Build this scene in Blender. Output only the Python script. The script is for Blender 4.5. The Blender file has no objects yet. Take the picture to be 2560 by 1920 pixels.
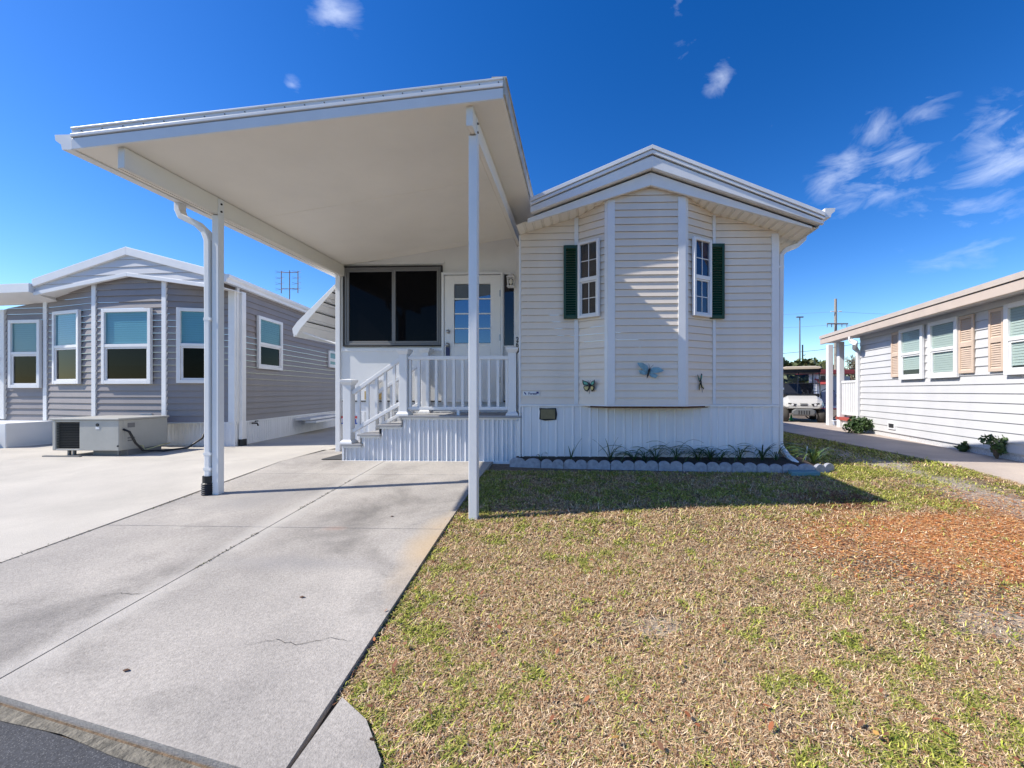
import bpy, bmesh, math, random
import numpy as np
from mathutils import Vector
random.seed(7); rng = np.random.default_rng(11)
S = bpy.context.scene
COL = S.collection
R = math.radians
# ------------------------------------------------------------------ camera
cd = bpy.data.cameras.new("camera"); cam = bpy.data.objects.new("camera", cd); COL.objects.link(cam)
cam.location = (0, 0, 1.0); cam.rotation_euler = (R(90), 0, R(2))
cd.sensor_width = 36; cd.sensor_fit = 'HORIZONTAL'; cd.lens = 1000/2560*36
cd.shift_x = -130/2560; cd.shift_y = 18/2560; cd.clip_start = .05; cd.clip_end = 3000
S.camera = cam
# ------------------------------------------------------------------ light
S.view_settings.view_transform = 'Standard'; S.view_settings.look = 'None'
S.view_settings.gamma = 1; S.view_settings.exposure = 0.85
SUN_EL, SUN_AZ = 45.0, 10.5
w = bpy.data.worlds.new("World"); S.world = w; w.use_nodes = True
nt = w.node_tree; nt.nodes.clear()
def N(t, typ, **kw):
    n = t.nodes.new(typ)
    for k, v in kw.items(): setattr(n, k, v)
    return n
def setin(n, **kw):
    for k, v in kw.items():
        n.inputs[k.replace('_', ' ')].default_value = v
    return n
out = N(nt, 'ShaderNodeOutputWorld'); bg = N(nt, 'ShaderNodeBackground'); bg.inputs[1].default_value = .15
sky = N(nt, 'ShaderNodeTexSky', sky_type='NISHITA'); sky.sun_disc = False
sky.sun_elevation = R(SUN_EL); sky.sun_rotation = R(258); sky.air_density = 1.0; sky.dust_density = .3; sky.ozone_density = 3.0; sky.altitude = 0
hsv = N(nt, 'ShaderNodeHueSaturation'); hsv.inputs['Hue'].default_value = .510; hsv.inputs['Saturation'].default_value = 1.28; hsv.inputs['Value'].default_value = 6.0
sc_in = N(nt, 'ShaderNodeVectorMath', operation='SCALE'); sc_in.inputs['Scale'].default_value = .13; nt.links.new(sky.outputs[0], sc_in.inputs[0])
gam = N(nt, 'ShaderNodeGamma'); gam.inputs['Gamma'].default_value = 1.2; nt.links.new(sc_in.outputs[0], gam.inputs['Color']); nt.links.new(gam.outputs[0], hsv.inputs['Color'])
# clouds: wisps in the dome, by direction
tc = N(nt, 'ShaderNodeTexCoord')
mp = N(nt, 'ShaderNodeMapping'); mp.inputs['Scale'].default_value = (1.0, 1.0, 2.4)
nt.links.new(tc.outputs['Generated'], mp.inputs['Vector'])
nz = N(nt, 'ShaderNodeTexNoise'); setin(nz, Scale=9.0, Detail=10.0, Roughness=.58, Distortion=.5)
nt.links.new(mp.outputs[0], nz.inputs['Vector'])
def M(op, a, b=None, c=None, clamp=False):
    n = N(nt, 'ShaderNodeMath', operation=op); n.use_clamp = clamp
    for i, x in enumerate((a, b, c)):
        if x is None: continue
        if isinstance(x, (int, float)): n.inputs[i].default_value = x
        else: nt.links.new(x, n.inputs[i])
    return n.outputs[0]
CA, SA = math.cos(R(2)), math.sin(R(2))
def ray(u, v):
    dx = (u-1410)/1000; return (dx*CA-SA, dx*SA+CA, (978-v)/1000)
mask = None
CL = [(2130, 450, .07, .95), (2240, 410, .06, 1.0), (2300, 440, .04, .8), (2520, 375, .08, 1.0), (2460, 420, .05, .8), (2390, 545, .095, .8), (1805, 190, .035, .85),
      (835, 22, .045, .9), (730, 215, .016, .85), (2190, 325, .04, .85), (2310, 290, .04, .7), (1715, 125, .03, .6), (2330, 235, .035, .7), (1930, 312, .016, .6), (2085, 312, .022, .7), (1700, 5, .03, .6), (700, 650, .04, .5), (2050, 460, .03, .6)]
for u, v, rad, amp in CL:
    d = Vector(ray(u, v)).normalized()
    dist = N(nt, 'ShaderNodeVectorMath', operation='DISTANCE'); nt.links.new(tc.outputs['Generated'], dist.inputs[0]); dist.inputs[1].default_value = d
    g = M('SUBTRACT', 1.0, M('DIVIDE', dist.outputs['Value'], rad*1.25), clamp=True)
    g = M('MULTIPLY', M('POWER', g, .6), amp)
    mask = g if mask is None else M('MAXIMUM', mask, g)
cl = M('MULTIPLY', M('SUBTRACT', M('ADD', nz.outputs['Fac'], M('MULTIPLY', mask, .32)), .66), 2.3, clamp=True)
cl = M('MULTIPLY', cl, mask)
mx = N(nt, 'ShaderNodeMix', data_type='RGBA'); nt.links.new(cl, mx.inputs[0])
nt.links.new(hsv.outputs[0], mx.inputs[6]); mx.inputs[7].default_value = (4.0, 4.4, 5.2, 1)
nt.links.new(mx.outputs[2], bg.inputs[0]); nt.links.new(bg.outputs[0], out.inputs[0])
sl = bpy.data.lights.new("sun", 'SUN'); sun = bpy.data.objects.new("sun", sl); COL.objects.link(sun)
sl.energy = 3.7; sl.angle = R(.5); sl.color = (1, .94, .84)
ce, se = math.cos(R(SUN_EL)), math.sin(R(SUN_EL))
sun.rotation_euler = Vector((ce*math.cos(R(SUN_AZ)), ce*math.sin(R(SUN_AZ)), -se)).to_track_quat('-Z', 'Y').to_euler()
sun.location = (-20, -5, 20)
# ------------------------------------------------------------------ geometry helpers
def G(y): return -.08*(5.5-y) if y < 5.5 else 0.0
class Fr:                                   # a vertical wall: s along it, o out of it, z up
    def __init__(f, org, ang):
        f.x, f.y = org[0], org[1]; f.a = ang
        f.d = (math.cos(ang), math.sin(ang)); f.n = (math.sin(ang), -math.cos(ang))
    def p(f, s, o, z): return (f.x+f.d[0]*s+f.n[0]*o, f.y+f.d[1]*s+f.n[1]*o, z)
    def hit(f, u, v, o=0):                  # where a sight line meets the wall plane
        r = ray(u, v); px, py = f.x+f.n[0]*o, f.y+f.n[1]*o
        t = (f.n[0]*px+f.n[1]*py)/(f.n[0]*r[0]+f.n[1]*r[1])
        x, y = r[0]*t, r[1]*t
        return ((x-px)*f.d[0]+(y-py)*f.d[1], 1+r[2]*t)
W = Fr((0, 0), 0)                            # world: s=x, o=-y
def wall_through(a, b): return Fr(a, math.atan2(b[1]-a[1], b[0]-a[0]))
def onG(u, v):
    r = ray(u, v); t = -1/r[2]
    if r[1]*t < 5.5: t = 1.44/(-r[2]+.08*r[1])
    return (r[0]*t, r[1]*t, 1+r[2]*t)
def atY(u, v, Y):
    r = ray(u, v); t = Y/r[1]; return (r[0]*t, Y, 1+r[2]*t)
class MB:
    def __init__(m): m.v = []; m.f = []
    def add(m, vs, fs):
        b = len(m.v); m.v += [tuple(p) for p in vs]; m.f += [tuple(i+b for i in f) for f in fs]; return m
    def hexa(m, p): return m.add(p, [(0, 3, 2, 1), (4, 5, 6, 7), (0, 1, 5, 4), (1, 2, 6, 5), (2, 3, 7, 6), (3, 0, 4, 7)])
    def box(m, fr, s0, s1, o0, o1, z0, z1):
        return m.hexa([fr.p(s0, o0, z0), fr.p(s1, o0, z0), fr.p(s1, o1, z0), fr.p(s0, o1, z0), fr.p(s0, o0, z1), fr.p(s1, o0, z1), fr.p(s1, o1, z1), fr.p(s0, o1, z1)])
    def bx(m, x0, x1, y0, y1, z0, z1): return m.box(W, x0, x1, -y1, -y0, z0, z1)
    def prism(m, pts, vec):
        n = len(pts); q = [(p[0]+vec[0], p[1]+vec[1], p[2]+vec[2]) for p in pts]
        return m.add(list(pts)+q, [tuple(range(n)), tuple(range(2*n-1, n-1, -1))]+[(i, (i+1) % n, n+(i+1) % n, n+i) for i in range(n)])
    def ring(m, fr, s0, s1, z0, z1, wd, o0, o1, wb=None, wt=None):  # frame of four bars
        wb = wb or wd; wt = wt or wd
        m.box(fr, s0, s0+wd, o0, o1, z0, z1); m.box(fr, s1-wd, s1, o0, o1, z0, z1)
        m.box(fr, s0+wd, s1-wd, o0, o1, z0, z0+wb); m.box(fr, s0+wd, s1-wd, o0, o1, z1-wt, z1); return m
    def quad(m, a, b, c, d): return m.add([a, b, c, d], [(0, 1, 2, 3)])
    def lap(m, fr, poly, h, t, zb, o=0, back=False):
        zs = [p[1] for p in poly]; k0 = int(math.floor((min(zs)-zb)/h+1e-6)); k1 = int(math.ceil((max(zs)-zb)/h-1e-6))
        for k in range(k0, k1):
            a, b = zb+k*h, zb+(k+1)*h; q = clip(clip(poly, a, 1), b, -1)
            if len(q) < 3: continue
            def off(z):
                x = (z-a)/h; return o+t*(1-x)+(.25*t*math.sin(x*math.pi))
            m.add([fr.p(s, off(z), z) for s, z in q], [tuple(range(len(q)))])
            e = sorted([p for p in q if abs(p[1]-a) < 1e-5])
            if len(e) >= 2: m.quad(fr.p(e[0][0], off(a), a), fr.p(e[-1][0], off(a), a), fr.p(e[-1][0], o-.002, a+.004), fr.p(e[0][0], o-.002, a+.004))
        return m
    def rib(m, fr, s0, s1, z0, ztop, prof, o=0):       # prof: list of (ds, out) over one period
        per = prof[-1][0]; pts = []; s = s0
        while s < s1-1e-6:
            for ds, oo in prof[:-1]:
                if s+ds < s1: pts.append((s+ds, oo))
            s += per
        pts.append((s1, prof[-1][1]))
        for (a, oa), (b, ob) in zip(pts, pts[1:]):
            zt = ztop((a+b)/2) if callable(ztop) else ztop
            za = zb_ = zt
            m.quad(fr.p(a, o+oa, z0), fr.p(b, o+ob, z0), fr.p(b, o+ob, zb_), fr.p(a, o+oa, za))
        return m
    def tube(m, pts, rx, ry=None, n=8, up=(0, 1, 0), cap=True, rect=False):
        P = [Vector(p) for p in pts]; k = len(P); ry = ry or rx
        rr = rx if isinstance(rx, (list, tuple)) else None
        up = Vector(up); vs = []
        if rect: n = 4
        for i, p in enumerate(P):
            t = (P[min(i+1, k-1)]-P[max(i-1, 0)]).normalized()
            a = up-t*up.dot(t)
            if a.length < 1e-4: a = Vector((1, 0, 0))-t*t.x
            a.normalize(); b = t.cross(a)
            q = 1.0
            if 0 < i < k-1:
                q = 1/max(.6, math.cos(.5*(P[i]-P[i-1]).angle(P[i+1]-P[i], 0)))
            r1, r2 = (rr[i], rr[i]) if rr else (rx, ry)
            for j in range(n):
                if rect: c, s = [(1, 1), (-1, 1), (-1, -1), (1, -1)][j]; vs.append(p+b*c*r1*q+a*s*r2)
                else: th = 2*math.pi*j/n; vs.append(p+b*math.cos(th)*r1+a*math.sin(th)*r2)
        fs = [(i*n+j, i*n+(j+1) % n, (i+1)*n+(j+1) % n, (i+1)*n+j) for i in range(k-1) for j in range(n)]
        if cap: fs += [tuple(range(n-1, -1, -1)), tuple(range((k-1)*n, k*n))]
        return m.add(vs, fs)
    def cyl(m, a, b, r0, r1=None, n=12): return m.tube([a, b], [r0, r1 if r1 is not None else r0], n=n, up=(.3, .9, .2))
    def lathe(m, c, prof, n=16, axis=2):
        vs = []
        for r, h in prof:
            for j in range(n):
                th = 2*math.pi*j/n; q = [r*math.cos(th), r*math.sin(th)]; q.insert(axis, h); vs.append((c[0]+q[0], c[1]+q[1], c[2]+q[2]))
        k = len(prof)
        return m.add(vs, [(i*n+j, i*n+(j+1) % n, (i+1)*n+(j+1) % n, (i+1)*n+j) for i in range(k-1) for j in range(n)]+[tuple(range(n-1, -1, -1)), tuple(range((k-1)*n, k*n))])
def clip(poly, z, sgn):
    o = []
    for i in range(len(poly)):
        p, q = poly[i], poly[(i+1) % len(poly)]
        a, b = sgn*(p[1]-z), sgn*(q[1]-z)
        if a >= 0: o.append(p)
        if a*b < 0: t = a/(a-b); o.append((p[0]+t*(q[0]-p[0]), z))
    return o
OFF = {}
def tag(o, label=None, cat=None, group=None, kind=None):
    if label: o['label'] = label
    if cat: o['category'] = cat
    if group: o['group'] = group
    if kind: o['kind'] = kind
    return o
def thing(name, loc, label, cat, group=None):
    o = bpy.data.objects.new(name, None); COL.objects.link(o); o.location = loc; o.empty_display_size = .2
    OFF[o.name] = Vector(loc); return tag(o, label, cat, group)
def link(name, me, mat, parent=None):
    me.materials.append(mat); o = bpy.data.objects.new(name, me); COL.objects.link(o)
    if parent: o.parent = parent; OFF[o.name] = OFF[parent.name]
    else: OFF[o.name] = Vector(o.location)
    return o
def build(name, mb, mat, parent=None, bevel=0, smooth=False, base=None, label=None):
    off = OFF[parent.name] if parent else (Vector(base) if base else Vector((0, 0, 0)))
    me = bpy.data.meshes.new(name); me.from_pydata([(x-off.x, y-off.y, z-off.z) for x, y, z in mb.v], [], mb.f)
    b = bmesh.new(); b.from_mesh(me); bmesh.ops.recalc_face_normals(b, faces=b.faces); b.to_mesh(me); b.free()
    if smooth: me.polygons.foreach_set('use_smooth', [True]*len(me.polygons))
    o = link(name, me, mat, parent)
    if not parent and base: o.location = base; OFF[o.name] = Vector(base)
    if bevel:
        bv = o.modifiers.new('edge', 'BEVEL'); bv.width = bevel; bv.segments = 2; bv.limit_method = 'ANGLE'; bv.angle_limit = R(40)
    if label: o['label'] = label
    return o
def struct(name, mb, mat): o = build(name, mb, mat); o['kind'] = 'structure'; return o
# ------------------------------------------------------------------ materials
def mat(name, col, rough=.5, nscale=0, namt=.15, bump=0, bscale=60, metal=0, spec=.5, streak=None, col2=None, dirt=0):
    m = bpy.data.materials.new(name); m.use_nodes = True; t = m.node_tree; b = t.nodes['Principled BSDF']
    b.inputs['Roughness'].default_value = rough; b.inputs['Metallic'].default_value = metal; b.inputs['Specular IOR Level'].default_value = spec
    b.inputs['Base Color'].default_value = (*col, 1)
    g = N(t, 'ShaderNodeNewGeometry')
    if nscale:
        n = N(t, 'ShaderNodeTexNoise'); setin(n, Scale=nscale, Detail=5.0, Roughness=.6)
        mpn = N(t, 'ShaderNodeMapping'); t.links.new(g.outputs['Position'], mpn.inputs[0]); t.links.new(mpn.outputs[0], n.inputs['Vector'])
        if streak: mpn.inputs['Scale'].default_value = streak
        r = N(t, 'ShaderNodeMapRange'); setin(r, From_Min=.3, From_Max=.7); t.links.new(n.outputs['Fac'], r.inputs[0])
        x = N(t, 'ShaderNodeMix', data_type='RGBA'); t.links.new(r.outputs[0], x.inputs[0])
        c2 = col2 or tuple(c*(1-namt) for c in col)
        x.inputs[6].default_value = (*c2, 1); x.inputs[7].default_value = (*(min(1, c*(1+namt*.5)) for c in col), 1)
        t.links.new(x.outputs[2], b.inputs['Base Color'])
        rr = N(t, 'ShaderNodeMapRange'); setin(rr, To_Min=rough*.85, To_Max=min(1, rough*1.15)); t.links.new(n.outputs['Fac'], rr.inputs[0]); t.links.new(rr.outputs[0], b.inputs['Roughness'])
    if bump:
        n2 = N(t, 'ShaderNodeTexNoise'); setin(n2, Scale=bscale, Detail=4.0); t.links.new(g.outputs['Position'], n2.inputs['Vector'])
        bp = N(t, 'ShaderNodeBump'); setin(bp, Strength=bump, Distance=.01); t.links.new(n2.outputs['Fac'], bp.inputs['Height']); t.links.new(bp.outputs[0], b.inputs['Normal'])
    return m
WHITE = mat('white_aluminium', (.78, .78, .77), .38, 3, .05)
SOFF = mat('cream_soffit', (.84, .80, .72), .45, 1.2, .06)
VINYL = mat('cream_vinyl', (.78, .69, .585), .5, 2.5, .07, streak=(1, 1, .3))
TRIM = mat('white_trim', (.76, .76, .76), .42, 4, .05)
SKIRT = mat('white_skirting', (.74, .75, .77), .42, 3, .08, streak=(3, 3, .4))
PANEL = mat('white_panel', (.74, .74, .73), .5, 2, .05)
GREYV = mat('grey_vinyl', (.262, .236, .23), .55, 2.5, .1, streak=(1, 1, .3))
GREYM = mat('grey_metal_frame', (.17, .17, .17), .45, 0)
WVINYL = mat('white_lap', (.59, .59, .60), .5, 2.5, .06, streak=(1, 1, .3))
BLACK = mat('black_plastic', (.012, .012, .013), .5)
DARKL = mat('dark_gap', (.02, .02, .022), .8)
DECK = mat('grey_decking', (.33, .33, .34), .6, 20, .2, streak=(.2, 3, 1))
GREEN = mat('green_shutter', (.007, .045, .014), .4, 6, .2)
TANS = mat('tan_shutter', (.62, .49, .39), .5, 6, .08)
TANF = mat('tan_fascia', (.56, .465, .39), .5, 4, .08)
WOOD = mat('rotten_wood', (.11, .055, .03), .9, 30, .5, bump=.4)
BRASS = mat('dull_metal', (.35, .35, .36), .3, metal=.9)
SHING = mat('brown_shingle', (.09, .075, .07), .9, 30, .4, bump=.5)
ROOFW = mat('white_roof', (.74, .74, .74), .5, 3, .1)
def glass_mat(name, tint, refl_ior, transparent, rough=.02, coat=(.95, .97, 1)):
    m = bpy.data.materials.new(name); m.use_nodes = True; t = m.node_tree; t.nodes.clear()
    o = N(t, 'ShaderNodeOutputMaterial'); gl = N(t, 'ShaderNodeBsdfGlossy'); gl.inputs['Roughness'].default_value = rough; gl.inputs['Color'].default_value = (*coat, 1)
    if transparent: d = N(t, 'ShaderNodeBsdfTransparent')
    else: d = N(t, 'ShaderNodeBsdfDiffuse')
    d.inputs['Color'].default_value = (*tint, 1)
    f = N(t, 'ShaderNodeFresnel'); f.inputs[0].default_value = refl_ior; ge = N(t, 'ShaderNodeNewGeometry'); k = N(t, 'ShaderNodeMath', operation='SUBTRACT'); k.inputs[0].default_value = 1; t.links.new(ge.outputs['Backfacing'], k.inputs[1]); k2 = N(t, 'ShaderNodeMath', operation='MULTIPLY'); t.links.new(f.outputs[0], k2.inputs[0]); t.links.new(k.outputs[0], k2.inputs[1])
    x = N(t, 'ShaderNodeMixShader'); t.links.new(k2.outputs[0], x.inputs[0]); t.links.new(d.outputs[0], x.inputs[1]); t.links.new(gl.outputs[0], x.inputs[2]); t.links.new(x.outputs[0], o.inputs[0])
    return m
GL_DARK = glass_mat('screened_dark_glass', (.003, .003, .004), 1.16, False, .03)
GL_DOOR = glass_mat('door_glass', (.01, .02, .05), 2.6, False, .015, (.6, .8, 1))
GL_CLEAR = glass_mat('window_glass', (.72, .86, .89), 1.3, True, .01)
GL_SCREEN = glass_mat('screened_window_glass', (.15, .20, .20), 1.16, True, .02)
GL_BAY = glass_mat('bay_window_glass', (.6, .64, .68), 1.7, True, .01)
GL_SIDE = glass_mat('sidelight_glass', (.004, .004, .012), 1.5, False, .03)
GL_RH = glass_mat('right_house_glass', (.93, .97, .96), 1.3, True, .01)
BLIND = mat('window_blind', (.40, .56, .62), .7)
BLINDL = mat('pale_blind', (.46, .49, .48), .7)
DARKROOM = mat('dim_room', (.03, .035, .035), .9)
CURT = mat('pinkish_curtain', (.20, .16, .15), .9, 12, .5, streak=(3, 3, .2))
SKYREFL = mat('painted_sky_reflection', (.03, .06, .26), .9, 12, .5, streak=(3, 3, .2))  # blue sky mirrored in the right bay window, painted on its backing sheet
# ------------------------------------------------------------------ generic parts
def window(parent, fr, s0, s1, z0, z1, fw=.055, pane=GL_CLEAR, back=BLIND, frame=TRIM, muntin=0, o=.012, slats=True, name='window', split=.5, pane2=None):
    f = build(name, MB().ring(fr, s0, s1, z0, z1, fw, o-.012, o+.034), frame, parent, .004)
    zm = z0+(z1-z0)*split
    build('meeting_rail', MB().box(fr, s0+fw, s1-fw, o-.01, o+.030, zm-.026, zm+.026), frame, f, .003)
    i = .018 if muntin else .028
    build('lower_sash', MB().ring(fr, s0+fw+.002, s1-fw-.002, z0+fw+.002, zm-.028, i, o-.008, o+.018), frame, f, .003)
    build('pane', MB().box(fr, s0+fw+.001, s1-fw-.001, o+.002, o+.006, zm+.027, z1-fw-.001), pane, f)
    build('pane', MB().box(fr, s0+fw+i+.003, s1-fw-i-.003, o-.002, o+.002, z0+fw+i+.003, zm-.029-i), pane2 or pane, f)
    if muntin:
        sm = (s0+s1)/2; mb = MB(); zq = (zm+.027+z1-fw)/2; zl = (z0+fw+i+zm-.029-i)/2
        mb.box(fr, sm-.005, sm+.005, o+.007, o+.012, zm+.03, z1-fw-.002); mb.box(fr, s0+fw+.002, sm-.006, o+.007, o+.012, zq-.005, zq+.005); mb.box(fr, sm+.006, s1-fw-.002, o+.007, o+.012, zq-.005, zq+.005)
        mb.box(fr, sm-.005, sm+.005, o+.003, o+.008, z0+fw+i+.004, zm-.03-i); mb.box(fr, s0+fw+i+.003, sm-.006, o+.003, o+.008, zl-.005, zl+.005); mb.box(fr, sm+.006, s1-fw-i-.003, o+.003, o+.008, zl-.005, zl+.005)
        build('muntin', mb, frame, f)
    b = MB()
    if slats:
        zb0 = z0+fw+(z1-z0)*random.choice((0, .06, .12, .2)); b.lap(fr, [(s0+fw, zb0), (s1-fw, zb0), (s1-fw, z1-fw), (s0+fw, z1-fw)], .04, .008, zb0, o-.0125)
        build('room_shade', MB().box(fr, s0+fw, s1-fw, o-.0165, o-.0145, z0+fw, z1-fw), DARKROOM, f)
    else: b.box(fr, s0+fw, s1-fw, o-.012, o-.009, z0+fw, z1-fw)
    build('blind' if slats else 'curtain_sky_sheet', b, back, f)  # sheet is a curtain in the left bay, painted sky reflection in the right
    return f
def shutter(parent, fr, s0, s1, z0, z1, m, halves=1, o=.014):
    f = MB().ring(fr, s0, s1, z0, z1, .035, o, o+.028, .05, .05)
    zz = [z0+.05, z1-.05]
    if halves == 2:
        zm = (z0+z1)/2; f.box(fr, s0+.035, s1-.035, o, o+.028, zm-.04, zm+.04); zz = [z0+.05, zm-.04, zm+.04, z1-.05]
    sh = build('shutter', f, m, parent, .004)
    for a, b in zip(zz[::2], zz[1::2]):
        build('louvre', MB().lap(fr, [(s0+.035, a), (s1-.035, a), (s1-.035, b), (s0+.035, b)], .034, .016, a, o+.002), m, sh)
    return sh
def gutter_prof(x, z, d, h, sg=1):  # K-style section in (lateral, z)
    return [(x, z+h), (x, z), (x+sg*d*.55, z), (x+sg*d*.62, z+h*.35), (x+sg*d*.95, z+h*.62), (x+sg*d, z+h), (x+sg*d*.9, z+h), (x+sg*d*.86, z+h*.68), (x+sg*d*.54, z+h*.4), (x+sg*d*.5, z+.008), (x+sg*.008, z+.008), (x+sg*.008, z+h)]
# ------------------------------------------------------------------ setting: ground, slabs, road
def zone_mat():
    m = mat('lawn_soil', (.17, .122, .08), .95, 26, .6, bump=.9, bscale=90)
    t = m.node_tree; b = t.nodes['Principled BSDF']; src = b.inputs['Base Color'].links[0].from_socket
    g = N(t, 'ShaderNodeNewGeometry')
    def blob(cx, cy, rx, ry, col, s):
        nonlocal src
        v = N(t, 'ShaderNodeVectorMath', operation='SUBTRACT'); t.links.new(g.outputs['Position'], v.inputs[0]); v.inputs[1].default_value = (cx, cy, 0)
        q = N(t, 'ShaderNodeVectorMath', operation='MULTIPLY'); t.links.new(v.outputs[0], q.inputs[0]); q.inputs[1].default_value = (1/rx, 1/ry, 0)
        l = N(t, 'ShaderNodeVectorMath', operation='LENGTH'); t.links.new(q.outputs[0], l.inputs[0])
        n = N(t, 'ShaderNodeTexNoise'); setin(n, Scale=s, Detail=6.0); t.links.new(g.outputs['Position'], n.inputs['Vector'])
        ad = N(t, 'ShaderNodeMath', operation='MULTIPLY_ADD'); t.links.new(n.outputs['Fac'], ad.inputs[0]); ad.inputs[1].default_value = 1.4; t.links.new(l.outputs['Value'], ad.inputs[2])
        r = N(t, 'ShaderNodeMapRange'); setin(r, From_Min=1.75, From_Max=1.35); t.links.new(ad.outputs[0], r.inputs[0])
        n2 = N(t, 'ShaderNodeTexNoise'); setin(n2, Scale=35.0, Detail=6.0); t.links.new(g.outputs['Position'], n2.inputs['Vector'])
        cc = N(t, 'ShaderNodeMix', data_type='RGBA'); t.links.new(n2.outputs['Fac'], cc.inputs[0]); cc.inputs[6].default_value = (*(c*.55 for c in col), 1); cc.inputs[7].default_value = (*(c*1.35 for c in col), 1)
        x = N(t, 'ShaderNodeMix', data_type='RGBA'); t.links.new(r.outputs[0], x.inputs[0]); t.links.new(src, x.inputs[6]); t.links.new(cc.outputs[2], x.inputs[7]); src = x.outputs[2]
    blob(0, -30, 80, 18, (.09, .10, .06), .3)
    blob(3.5, 3.35, 1.75, .95, (.50, .215, .075), 3)
    blob(4.3, 5.4, .42, 3.0, (.36, .31, .26), 4)
    blob(2.35, 2.25, .45, .18, (.36, .29, .22), 6)
    blob(.45, 2.2, .2, .1, (.34, .28, .21), 6)
    t.links.new(src, b.inputs['Base Color'])
    return m
SOIL = zone_mat()
gm = MB()
ys = [-400, -40, .9, 2, 3.5, 5.5, 12, 40, 120, 900]
def Gz(y): return (G(max(y, 0.9)))-.02
for a, b in zip(ys, ys[1:]):
    gm.quad((-900, a, Gz(a)), (900, a, Gz(a)), (900, b, Gz(b)), (-900, b, Gz(b)))
struct('ground', gm, SOIL)
def concrete(name, col, dark, speck, seam=False):
    m = mat(name, col, .85, 1.3, .14, bump=.35, bscale=160, col2=dark)
    t = m.node_tree; b = t.nodes['Principled BSDF']; src = b.inputs['Base Color'].links[0].from_socket
    g = N(t, 'ShaderNodeNewGeometry'); n = N(t, 'ShaderNodeTexNoise'); setin(n, Scale=70.0, Detail=6.0, Roughness=.75); t.links.new(g.outputs['Position'], n.inputs['Vector'])
    r = N(t, 'ShaderNodeMapRange'); setin(r, From_Min=.3, From_Max=.7, To_Min=1-speck, To_Max=1+speck); t.links.new(n.outputs['Fac'], r.inputs[0])
    x = N(t, 'ShaderNodeMix', data_type='RGBA', blend_type='MULTIPLY'); x.inputs[0].default_value = 1; t.links.new(src, x.inputs[6]); t.links.new(r.outputs[0], x.inputs[7])
    vo = N(t, 'ShaderNodeTexVoronoi'); vo.inputs['Scale'].default_value = 130; t.links.new(g.outputs['Position'], vo.inputs['Vector'])
    r2 = N(t, 'ShaderNodeMapRange'); setin(r2, From_Min=.12, From_Max=.3, To_Min=.22*speck*2, To_Max=0); t.links.new(vo.outputs['Distance'], r2.inputs[0])
    x2 = N(t, 'ShaderNodeMix', data_type='RGBA'); t.links.new(r2.outputs[0], x2.inputs[0]); t.links.new(x.outputs[2], x2.inputs[6]); x2.inputs[7].default_value = (.62, .6, .56, 1)
    n3 = N(t, 'ShaderNodeTexNoise'); setin(n3, Scale=.9, Detail=8.0, Roughness=.62, Distortion=.4); t.links.new(g.outputs['Position'], n3.inputs['Vector'])
    r3 = N(t, 'ShaderNodeMapRange'); setin(r3, From_Min=.50, From_Max=.68, To_Min=1.0, To_Max=1-speck*1.5); t.links.new(n3.outputs['Fac'], r3.inputs[0])
    x3 = N(t, 'ShaderNodeMix', data_type='RGBA', blend_type='MULTIPLY'); x3.inputs[0].default_value = 1; t.links.new(x2.outputs[2], x3.inputs[6]); t.links.new(r3.outputs[0], x3.inputs[7]); last = x3.outputs[2]
    if seam:                                    # worn pale band along the long joint and a rusty stain by the lawn edge
        sp = N(t, 'ShaderNodeSeparateXYZ'); t.links.new(g.outputs['Position'], sp.inputs[0])
        def mm(op, a, b_=None, cl_=False):
            q = N(t, 'ShaderNodeMath', operation=op); q.use_clamp = cl_
            for i, z in enumerate((a, b_)):
                if z is None: continue
                if isinstance(z, (int, float)): q.inputs[i].default_value = z
                else: t.links.new(z, q.inputs[i])
            return q.outputs[0]
        d_ = mm('ABSOLUTE', mm('ADD', mm('ADD', sp.outputs[0], 2.53), mm('MULTIPLY', sp.outputs[1], .035)))
        f_ = mm('MULTIPLY', mm('SUBTRACT', 1.0, mm('DIVIDE', mm('ADD', d_, mm('MULTIPLY', mm('SUBTRACT', n3.outputs['Fac'], .5), .35)), .16), True), .55)
        xb = N(t, 'ShaderNodeMix', data_type='RGBA'); t.links.new(f_, xb.inputs[0]); t.links.new(last, xb.inputs[6]); xb.inputs[7].default_value = (.52, .49, .44, 1); last = xb.outputs[2]
        for cx_, cy_, rx_, ry_, cc_, am_ in ((-1.12, 3.1, .22, .9, (.50, .36, .20), .7), (-2.05, 3.32, .16, .07, (.33, .22, .17), .7), (-3.3, 4.0, .7, .35, (.25, .24, .23), .6), (-1.9, 2.75, .9, .12, (.25, .24, .235), .5)):
            v_ = N(t, 'ShaderNodeVectorMath', operation='SUBTRACT'); t.links.new(g.outputs['Position'], v_.inputs[0]); v_.inputs[1].default_value = (cx_, cy_, 0)
            q_ = N(t, 'ShaderNodeVectorMath', operation='MULTIPLY'); t.links.new(v_.outputs[0], q_.inputs[0]); q_.inputs[1].default_value = (1/rx_, 1/ry_, 0)
            l_ = N(t, 'ShaderNodeVectorMath', operation='LENGTH'); t.links.new(q_.outputs[0], l_.inputs[0])
            f2 = mm('MULTIPLY', mm('SUBTRACT', 1.0, mm('ADD', l_.outputs['Value'], mm('MULTIPLY', mm('SUBTRACT', n3.outputs['Fac'], .5), 2.2)), True), am_)
            xc = N(t, 'ShaderNodeMix', data_type='RGBA'); t.links.new(f2, xc.inputs[0]); t.links.new(last, xc.inputs[6]); xc.inputs[7].default_value = (*cc_, 1); last = xc.outputs[2]
    t.links.new(last, b.inputs['Base Color']); return m
CONC = concrete('worn_concrete', (.415, .38, .335), (.285, .262, .235), .30, True)
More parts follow.
